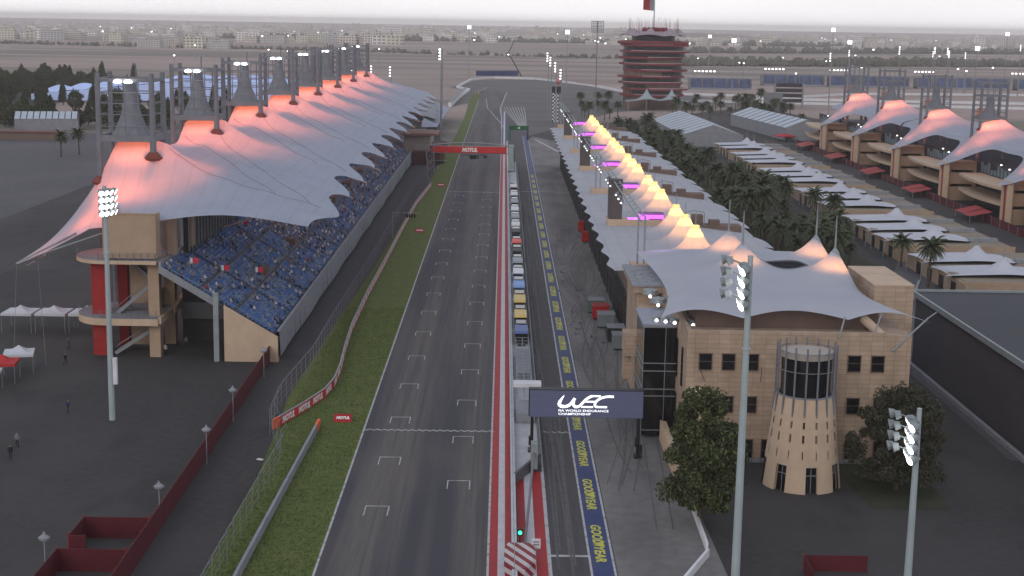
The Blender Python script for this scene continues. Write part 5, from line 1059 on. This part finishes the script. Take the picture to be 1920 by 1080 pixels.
# blue covered stand in the distance on the left
BS = empty('blue_canopy_stand', (0, 0, 0), label='long pale blue peaked canopy among the trees on the far left', cat='grandstand')
bfab = mat('blue_lit_fabric', (.48, .60, .92), .7, .08, .05)  # blue light inside the tent put into the fabric colour
P(MB().grid(lambda u, v: (-262 + 180 * u, 800 + 28 * v, 3.5 + 8.0 * min(1, u * 2.2) + 1.5 * v + 1.3 * abs(sin(u * pi * 13)) * (.3 + v)), 130, 8), 'roof', bfab, BS); P(MB().box(-245, -100, 806, 824, 0, 4.6), 'body', M['dark'], BS)
P(MB().grid(lambda u, v: (-262 + 180 * u, 799.5 - .3 * sin(u * 60), .3 + (3.2 + 8.0 * min(1, u * 2.2)) * v), 120, 2), 'front_panel', bfab, BS)
# ================================================================= round tower with the flag
ST = empty('round_tower', (85, 830, 0), label='large round tower of stacked dark red floors with a flag on its roof', cat='tower')
wred = mat('tower_red', (.19, .03, .042), .6, .25, .15); wwh = mat('tower_band_white', (.55, .50, .50), .6, .1, .3); win = mat('tower_window', (.018, .02, .022), .3, .3, .3)
fz_ = [7 + 3.5 * i for i in range(9)]
for i, z in enumerate(fz_):
    off = (1.6 * sin(i * 1.9), 0); R = 18.6 + .6 * (i % 2) + (.9 if i >= 7 else 0)
    P(MB().lathe([(R - 2.2, z - 2.2), (R - 2.2, z)], (off[0] * .4, 0, 0), n=40), 'glazing', win, ST)
    P(MB().lathe([(R - 2.2, z - .1), (R, z), (R, z + 1.0), (R - 1.2, z + 1.1)], (off[0], 0, 0), n=44), 'floor_band', wred, ST)
    P(MB().lathe([(R + .06, z + .98), (R + .1, z + 1.18), (R - .6, z + 1.2)], (off[0], 0, 0), n=44, a0=-2.2 + .5 * sin(i * 2.3), a1=-.7 + .5 * sin(i * 1.3)), 'rim', wwh, ST)
P(MB().lathe([(16.5, 0), (16.5, 5), (16.6, 38)], n=36), 'core', M['brown'], ST)
P(MB().lathe([(19.8, 36.2), (20.4, 36.5), (20.4, 37.6), (19.6, 37.9)], n=44), 'top_deck', wred, ST); P(MB().lathe([(12.5, 37.6), (12.5, 41)], n=30), 'penthouse', win, ST)
P(MB().grid(lambda u, v: ((10 + 9 * v) * cos(2 * pi * u), (10 + 9 * v) * sin(2 * pi * u), 43.2 - 2.6 * v + 2.6 * abs(cos(7 * pi * u)) ** 5 * exp(-((v - .45) / .3) ** 2) + .9 * abs(cos(7 * pi * u)) * v), 168, 10).lathe([(10.2, 41), (10.2, 43.3)], n=32), 'crown_tent', mat('crown_tent_grey', (.30, .25, .28), .8, .12, .3), ST)
sp = MB(); rr = random.Random(2)
for i in range(44): a = 2 * pi * i / 44; R = rr.choice([9, 14, 14]); sp.tube((R * cos(a), R * sin(a), 42), (R * cos(a), R * sin(a), 48 + rr.uniform(0, 3.6)), .12, .04, n=4)
for i in range(30): a = rr.random() * 6.28; R = rr.uniform(0, 9); sp.lathe([(.5, 43), (.9, 44.4), (.2, 45.6)], (R * cos(a), R * sin(a), 0), n=6)
P(sp, 'spike', wred, ST)
P(MB().tube((0, 0, 44), (0, 0, 68), .32, .2, n=8), 'flagpole', M['conc'], ST)
for nm, a, b, mm in (('red_field', .35, 1, M['redw']), ('white_field', 0, .35, M['conc'])):
    P(MB().grid(lambda u, v: (-.3 - 6.2 * (a + (b - a) * u), 1.2 * sin(4 * (a + (b - a) * u)), 54.8 + 8.6 * v + .6 * (a + (b - a) * u)), 8, 4), nm, mm, ST)
TT = empty('entrance_canopy', (0, 0, 0), label='pair of pale spiked tents at the foot of the big round tower', cat='tent')
def tz_(u, v): x = 68 + 36 * u; y = 796 + 14 * v; d = min(abs(x - 79.5), abs(x - 93.5)); return (x, y, 5.4 + 6.8 * exp(-sqrt(d * d + (y - 803) ** 2 * .5) / 2.7) - .8 * sin(pi * v) * 0 - .5 * abs(2 * u - 1) ** 3)
P(MB().grid(tz_, 72, 16), 'canopy', mat('entrance_tent_grey', (.30, .34, .36), .75, .06, .3), TT, smooth=True); P(MB().tube((79, 797, 0), (79, 797, 6), .2).tube((94, 797, 0), (94, 797, 6), .2).tube((69, 797, 0), (69, 797, 5), .2).tube((103, 797, 0), (103, 797, 5), .2), 'post', M['steel'], TT)
for i, (x, y) in enumerate(((72, 655), (84, 662))):
    o = empty('cream_kiosk', (x, y, 0), label='small cream box building near the far marquee, %s one' % ('left' if i == 0 else 'right'), cat='building', group='cream kiosks'); P(MB().box(-4.5, 4.5, -3, 3, 0, 4.4), 'wall', mat('kiosk_cream_%d' % i, (.33, .29, .21), .85, .1, .3), o); gr_ = MB(); [gr_.box(-3.8 + .9 * a, -3.4 + .9 * a, -3.06, -3.0, .8 + .9 * b, 1.2 + .9 * b) for a in range(5) for b in range(4)]; P(gr_, 'vents', M['brown'], o)
# black slatted screens
o = empty('scoreboard', (168.5, 850, 0), label='tall dark slatted board behind the right marquee', cat='board'); P(MB().box(-9, -8, 0, 1, 0, 14.5).box(7.5, 8.5, 0, 1, 0, 14.5), 'leg', M['conc'], o)
for z in (3.2, 6.2, 9.2, 12.2): P(MB().box(-8, 7.5, -.1, .6, z, z + 2.2), 'slat', M['dark'], o)
o = empty('dark_screen', (150, 800, 0), label='plain dark grey square panel left of the slatted board', cat='board'); P(MB().box(-5.5, 5, 0, .5, .5, 11), 'panel', M['mast'], o); P(MB().box(-5, -4.5, .5, 1.2, 0, 10), 'leg', M['dark'], o)
o = empty('chequered_tower', (24.4, 680, 0), label='thin black and white chequered column beyond the pit canopy', cat='tower'); m = MB()
for a in range(4):
    for b in range(16): m.box(-1.4 + .7 * a, -.7 + .7 * a, 0, 1.6, .8 + b * .85, .8 + (b + 1) * .85, (a + b) % 2)
P(m, 'column', [M['black'], M['white']], o); P(MB().box(-1.8, 2.6, -.2, 2, 14.4, 17.4), 'head_box', M['black'], o); P(MB().lathe([(.3, 18.2), (1.6, 19.8), (.3, 21.4)], (1.2, 0, 0), n=14).tube((1.2, 0, 17.4), (1.2, 0, 18.4), .2), 'red_marker', mat('marker_red', (.5, .2, .2), .6, .1, 1), o)
# ================================================================= lights standing in the distance
def mastlamp(x, y, h, kind, lb, grp):
    o = empty('light_mast', (x, y, 0), label=lb, cat='light mast', group=grp); P(MB().tube((0, 0, 0), (0, 0, h), .38, .2, n=7), 'pole', M['conc'] if kind != 'grid' else M['mast'], o)
    if kind == 'bank': g = MB(); [g.box(-1.6 + .85 * a, -1.0 + .85 * a, -.4, -.1, h - 2.6 + .8 * b, h - 2.1 + .8 * b) for a in range(4) for b in range(4)]; P(MB().box(-1.9, 1.9, -.1, .1, h - 2.8, h + .8), 'frame', M['conc'], o); P(g, 'lamp', M['lampf'], o)
    elif kind == 'grid':
        g = MB(); [g.tube((-3 + .86 * a, -.1, h - 5.6 + .86 * b), (-3 + .86 * a, -.3, h - 5.6 + .86 * b), .33, n=6) for a in range(8) for b in range(7)]; P(g, 'lamp_housing', M['mast'], o); P(MB().bar((-3.3, 0, h), (3.3, 0, h), .2, .2).bar((-3.3, 0, h - 5.6), (3.3, 0, h - 5.6), .2, .2).bar((-3.3, 0, h - 2.8), (3.3, 0, h - 2.8), .2, .2), 'frame', M['mast'], o)
    elif kind == 'column': g = MB(); [g.tube((-.55, -.3, h - .6 - 1.25 * b), (-.7, -.6, h - .7 - 1.25 * b), .30, n=8) for b in range(4)]; P(g, 'lamp', M['lampf'], o)
    else: P(MB().lathe([(.1, .6), (.75, .1), (.75, -.3), (.1, -.5)], (0, 0, h), n=10), 'lamp', M['lampf'], o)
    return o
mastlamp(48, 754, 48.3, 'grid', 'tall mast with a large dark grid of lamps left of the round tower', 'far masts')
mastlamp(-30.5, 1240, 44, 'bank', 'tall pale mast with a bright lamp bank left of the far corner', 'far masts')
for i, (x, y, h) in enumerate(((170, 1075, 38), (261, 1153, 47), (262, 1100, 38), (330, 1010, 36), (430, 1240, 46), (47, 1090, 42), (420, 1050, 34), (212, 1500, 38))): mastlamp(x, y, h, 'bank', 'distant mast with a bright lamp bank on the right side, %s in the row' % ORD[i], 'far masts')
for i, (x, y, h) in enumerate(((-24.5, 560, 36.6), (-26, 600, 35.8), (-27.4, 640, 35), (-50, 640, 27), (-62, 680, 26), (-72, 690, 25), (21.5, 705, 33), (22.8, 700, 31), (23.8, 660, 29.5), (25.5, 640, 27))): mastlamp(x, y, h, 'column', 'slim mast with stacked lamps near the far end of the straight, %s of ten' % ORD[i], 'stacked lamp masts')
rg = random.Random(77)
for i in range(24):
    x = rg.choice([rg.uniform(120, 560), rg.uniform(130, 420), rg.uniform(-420, -60)]); y = rg.uniform(1000, 1700); 
    mastlamp(x, y, rg.uniform(12, 20), 'single', 'distant lamp post with a single glowing lamp out on the plain', 'single lamp posts on the plain')
for i in range(12): mastlamp(rg.uniform(.16, .40) * 1000, rg.uniform(760, 1150), rg.uniform(24, 38), 'column', 'distant slim mast behind the right grandstand', 'slim masts behind the right grandstand')
for i, (x, y, h, dx) in enumerate(((15.5, 1300, 34, -12), (505, 1150, 36, -9))):
    o = empty('bent_mast', (x, y, 0), label='thin black bent mast rising from the plain, %s one' % ('left' if i == 0 else 'right'), cat='mast', group='bent masts'); P(MB().tube((0, 0, 0), (dx, 0, h * .6), .55, .45, n=6).tube((dx, 0, h * .6), (dx * .5, 0, h), .4, .25, n=6).tube((dx * .5, 0, h), (dx * .2, 0, h + .6), .2, n=5), 'pole', M['black'], o); P(MB().lathe([(.1, .6), (1, 0), (.1, -.6)], (dx, 0, h * .56), n=8), 'lamp', M['lampf'], o)
# far stands with blue seats
for i, (x0, x1, y, h) in enumerate(((140, 186, 1085, 8), (212, 262, 1180, 8.5), (266, 330, 1175, 8.5), (336, 410, 1170, 8.5), (416, 500, 1165, 8.5))):
    o = empty('open_stand', (0, 0, 0), label='distant open stand with blue seats on the right, %s from the round tower' % ORD[i], cat='grandstand', group='distant blue seated stands')
    P(MB().quad([(x0, y, .8), (x1, y, .8), (x1, y + 12, h), (x0, y + 12, h)]), 'seating', mat('far_blue_seats_%d' % i, (.07, .09, .17), .8, .35, .25, (1, .2, 1)), o); P(MB().box(x0, x1, y + 12, y + 13, 0, h).box(x0, x1, y - .6, y, 0, 1.4), 'wall', M['conc'], o)
    sp_ = MB(); [sp_.box(x0 + (x1 - x0) * q / 5 - .3, x0 + (x1 - x0) * q / 5 + .3, y - .5, y + 12.5, .9, h + .4) for q in range(6)]; P(sp_, 'aisle', M['mast'], o)
    lr = MB(); [lr.box(x0 + 8 + q * 3, x0 + 9.4 + q * 3, y + 40, y + 40.6, 12, 12.9) for q in range(6)]; lo = empty('lamp_row', (0, 0, 0), label='row of small white lamps behind the blue stand, %s from the tower' % ORD[i], cat='lights', group='lamp rows behind the blue stands'); P(lr, 'lamp', M['lampf'], lo); P(MB().bar((x0 + 6, y + 41, 12.4), (x0 + 28, y + 41, 12.4), .3, .3).tube((x0 + 8, y + 41, 0), (x0 + 8, y + 41, 12.4), .2).tube((x0 + 26, y + 41, 0), (x0 + 26, y + 41, 12.4), .2), 'frame', M['conc'], lo)
o = empty('white_roadside_barrier', (0, 0, 0), label='long pale barrier crossing behind the right grandstand', cat='barrier'); P(wallpath([(120, 900), (260, 880), (420, 860)], .8, 0, 1.8).bar((150, 940, .8), (470, 930, .8), .8, 1.6), 'wall', M['white'], o); P(wallpath([(120, 900), (260, 880), (420, 860)], 1.0, 1.8, 2.0), 'coping', M['conc'], o)
BLT = mat('far_foliage', (.10, .10, .075), .9, .3, .03)
# tree belts: a far-off wood in each band
def belt(x0, x1, y0, y1, h, n, seed, nm):
    r = random.Random(seed); t = MB()
    for i in range(n):
        f = r.random(); x = x0 + (x1 - x0) * f + r.uniform(-8, 8); y = y0 + (y1 - y0) * f + r.uniform(-28, 28); s_ = r.choice([.45, .6, .8, 1.2]) * r.uniform(.7, 1.1) * h; k = len(t.v)
        t.lathe([(s_ * .2, 0), (s_ * .55, s_ * .25), (s_ * .5 * r.uniform(.7, 1.1), s_ * .7), (s_ * .12, s_ * r.uniform(.9, 1.15))], (x, y, 0), n=6, cap=False)
    tag(t.build('tree_belt', BLT), nm, 'trees', kind='stuff')
belt(210, 900, 1750, 2100, 9, 900, 1, 'dark band of far trees crossing behind the right grandstand'); belt(250, 1300, 2600, 3300, 10, 700, 2, 'thin dark band of trees under the city on the right'); belt(-1200, -150, 2500, 2250, 5, 700, 3, 'dark band of far trees in front of the left city blocks')
belt(-330, 620, 2250, 1900, 5, 420, 4, 'low dark scrub beyond the far corner'); belt(-700, 1000, 3600, 3900, 12, 600, 5, 'hazy tree line in front of the horizon city')
# distant city
def wallmat(nm, c, wc, sx, sz):
    m = mat(nm, c, .85, .12, .02); t = m.node_tree; b = t.nodes['Principled BSDF']; src = b.inputs['Base Color'].links[0].from_socket
    tc = N(t, 'ShaderNodeTexCoord'); s_ = N(t, 'ShaderNodeSeparateXYZ'); t.links.new(tc.outputs['Object'], s_.inputs[0]); ad = N(t, 'ShaderNodeMath', operation='ADD'); t.links.new(s_.outputs[0], ad.inputs[0]); t.links.new(s_.outputs[1], ad.inputs[1])
    cb = N(t, 'ShaderNodeCombineXYZ'); t.links.new(ad.outputs[0], cb.inputs[0]); t.links.new(s_.outputs[2], cb.inputs[1]); br = N(t, 'ShaderNodeTexBrick'); br.offset = 0; br.inputs['Scale'].default_value = 1; br.inputs['Brick Width'].default_value = sx; br.inputs['Row Height'].default_value = sz; br.inputs['Mortar Size'].default_value = sx * .2; br.inputs['Color1'].default_value = (*wc, 1); br.inputs['Color2'].default_value = (*[q * 2.2 for q in wc], 1)
    t.links.new(src, br.inputs['Mortar']); t.links.new(cb.outputs[0], br.inputs[0]); t.links.new(br.outputs[0], b.inputs['Base Color']); return m
CW = [wallmat('city_cream', (.62, .56, .50), (.07, .07, .08), 5, 4), wallmat('city_white', (.78, .75, .72), (.09, .09, .1), 7, 5), wallmat('city_grey', (.50, .49, .48), (.06, .06, .07), 6, 4), wallmat('city_ochre', (.60, .57, .48), (.10, .09, .08), 8, 6)]
def block_meshes(seed):
    r = random.Random(seed); w = r.uniform(22, 60); d = r.uniform(14, 24); h = r.uniform(12, 24); m = MB().box(-w / 2, w / 2, -d / 2, d / 2, 0, h)
    if r.random() < .7: m.box(-w / 2 + 3, -w / 6, -d / 3, d / 3, h, h + r.uniform(3, 8))
    if r.random() < .6: m.box(w / 6, w / 2 - 2, -d / 2 + 1, d / 3, h, h + r.uniform(3, 6))
    return m.mesh('apartment_block', CW[seed % 4])
BM = [block_meshes(s_) for s_ in range(14)]
rg = random.Random(99)
def city(x, y, s_, grp, lb, flat=1):
    o = bpy.data.objects.new('apartment_block', BM[rg.randrange(14)]); COL.objects.link(o); o.location = (x, y, 0); o.rotation_euler = (0, 0, rg.uniform(-.4, .4)); o.scale = (s_, s_, s_ * flat); tag(o, lb, 'building', grp)
for (xa, xb, ya, yb, n, s_, grp, lb) in ((-1010, -850, 2860, 3010, 9, 1.0, 'cream blocks at the left edge of the plain', 'cream apartment block in the row at the far left of the plain'), (-745, -690, 2640, 2760, 3, .8, 'small cluster of pale blocks on the left plain', 'pale apartment block in the small cluster on the left plain'),
        (-600, -440, 2250, 2430, 9, .72, 'cluster of pale blocks left of centre', 'pale apartment block in the wide cluster left of centre'), (-560, -300, 2800, 3100, 12, .85, 'pale blocks behind the grandstand masts', 'pale apartment block behind the grandstand masts'), (-330, -210, 2900, 3000, 5, 1.2, 'bright blocks above the tent roof', 'bright white apartment block above the far tent roof'),
        (620, 980, 3600, 4200, 12, .9, 'dull long blocks right of the round tower', 'dull brown grey block right of the round tower'), (1180, 1330, 4800, 5200, 8, 1.15, 'pale blocks on the right horizon', 'pale block on the right horizon above the peaks'), (1640, 1990, 5000, 5500, 13, 1.4, 'bright blocks on the far right horizon', 'bright block on the far right horizon')):
    for i in range(n): city(xa + (xb - xa) * (i + .5) / n, rg.uniform(ya, yb), s_ * rg.uniform(.75, 1.15), grp, lb)
for i in range(150):
    Y = rg.uniform(4200, 9000); x = Y * rg.uniform(-.37, -.02); city(x, Y, rg.uniform(.5, 1.1), 'hazy city blocks along the left horizon', 'hazy pale city block along the left half of the horizon', rg.uniform(.6, 1.1))
for i in range(130):
    Y = rg.uniform(4600, 9500); x = Y * rg.uniform(-.11, .135); city(x, Y, rg.uniform(.6, 1.35), 'hazy city blocks along the middle horizon', 'hazy pale city block along the middle of the horizon', rg.uniform(.8, 1.4))
cl = MB(); rr = random.Random(12)
for i in range(3600):
    Y = rr.uniform(3600, 10500); x = Y * rr.uniform(-.38, .36); 
    if x > .15 * Y and rr.random() < .75: continue
    w = rr.uniform(8, 34); h = rr.uniform(4, 15); cl.box(x - w / 2, x + w / 2, Y, Y + w * .7, 0, h, rr.randrange(4))
tag(cl.build('city', CW), 'hazy mass of low pale houses along the whole horizon', 'city', kind='stuff')
fl_ = MB()
for i in range(42): Y = rr.uniform(2600, 5200); x = Y * rr.uniform(-.38, .30); fl_.lathe([(.2, 0), (2.2, 1.4), (.2, 3)], (x, Y, rr.uniform(8, 16)), n=6)
tag(fl_.build('city_lights', M['lampf']), 'scattered tiny bright lights across the distant city', 'lights', kind='stuff')
o = empty('low_mound', (0, 0, 0))
bpy.data.objects.remove(o)
tag(MB().grid(lambda u, v: (-430 + 190 * u, 590 + 480 * v, -.02), 1, 1).build('woodland_floor', mat('woodland_floor', (.04, .045, .03), 1, .3, .05)), kind='structure')
tag(MB().grid(lambda u, v: (330 + 700 * u, 5200 + 900 * v, 26 * sin(pi * u) ** .5 * sin(pi * v)), 24, 10).build('hill', M['desert']), kind='structure')
# ================================================================= air
hz = MB().box(-13500, 13500, -150, 14500, -1.5, 72).build('haze', None or M['white'])
hm = bpy.data.materials.new('air'); hm.use_nodes = True; t = hm.node_tree; t.nodes.clear(); pv = N(t, 'ShaderNodeVolumePrincipled'); pv.inputs['Color'].default_value = (1, .925, .90, 1); pv.inputs['Density'].default_value = 1.15e-4; pv.inputs['Anisotropy'].default_value = 0
om = N(t, 'ShaderNodeOutputMaterial'); t.links.new(pv.outputs[0], om.inputs['Volume']); hz.data.materials.clear(); hz.data.materials.append(hm); tag(hz, 'thin pale haze over the whole plain', 'haze', kind='stuff')
# ================================================================= put every empty at the base of its thing
bpy.context.view_layer.update()
for o in list(bpy.data.objects):
    if o.type == 'EMPTY' and o.parent is None and tuple(o.location) == (0, 0, 0) and kids(o):
        lo = Vector((1e9,) * 3); hi = Vector((-1e9,) * 3)
        for c in kids(o):
            if c.type != 'MESH': continue
            for b in c.bound_box: w = c.matrix_world @ Vector(b); lo = Vector(map(min, lo, w)); hi = Vector(map(max, hi, w))
        base = Vector(((lo.x + hi.x) / 2, (lo.y + hi.y) / 2, lo.z)); o.location = base
        for c in o.children: c.location = Vector(c.location) - base
print('objects', len(bpy.data.objects), 'top', sum(1 for o in bpy.data.objects if o.parent is None))
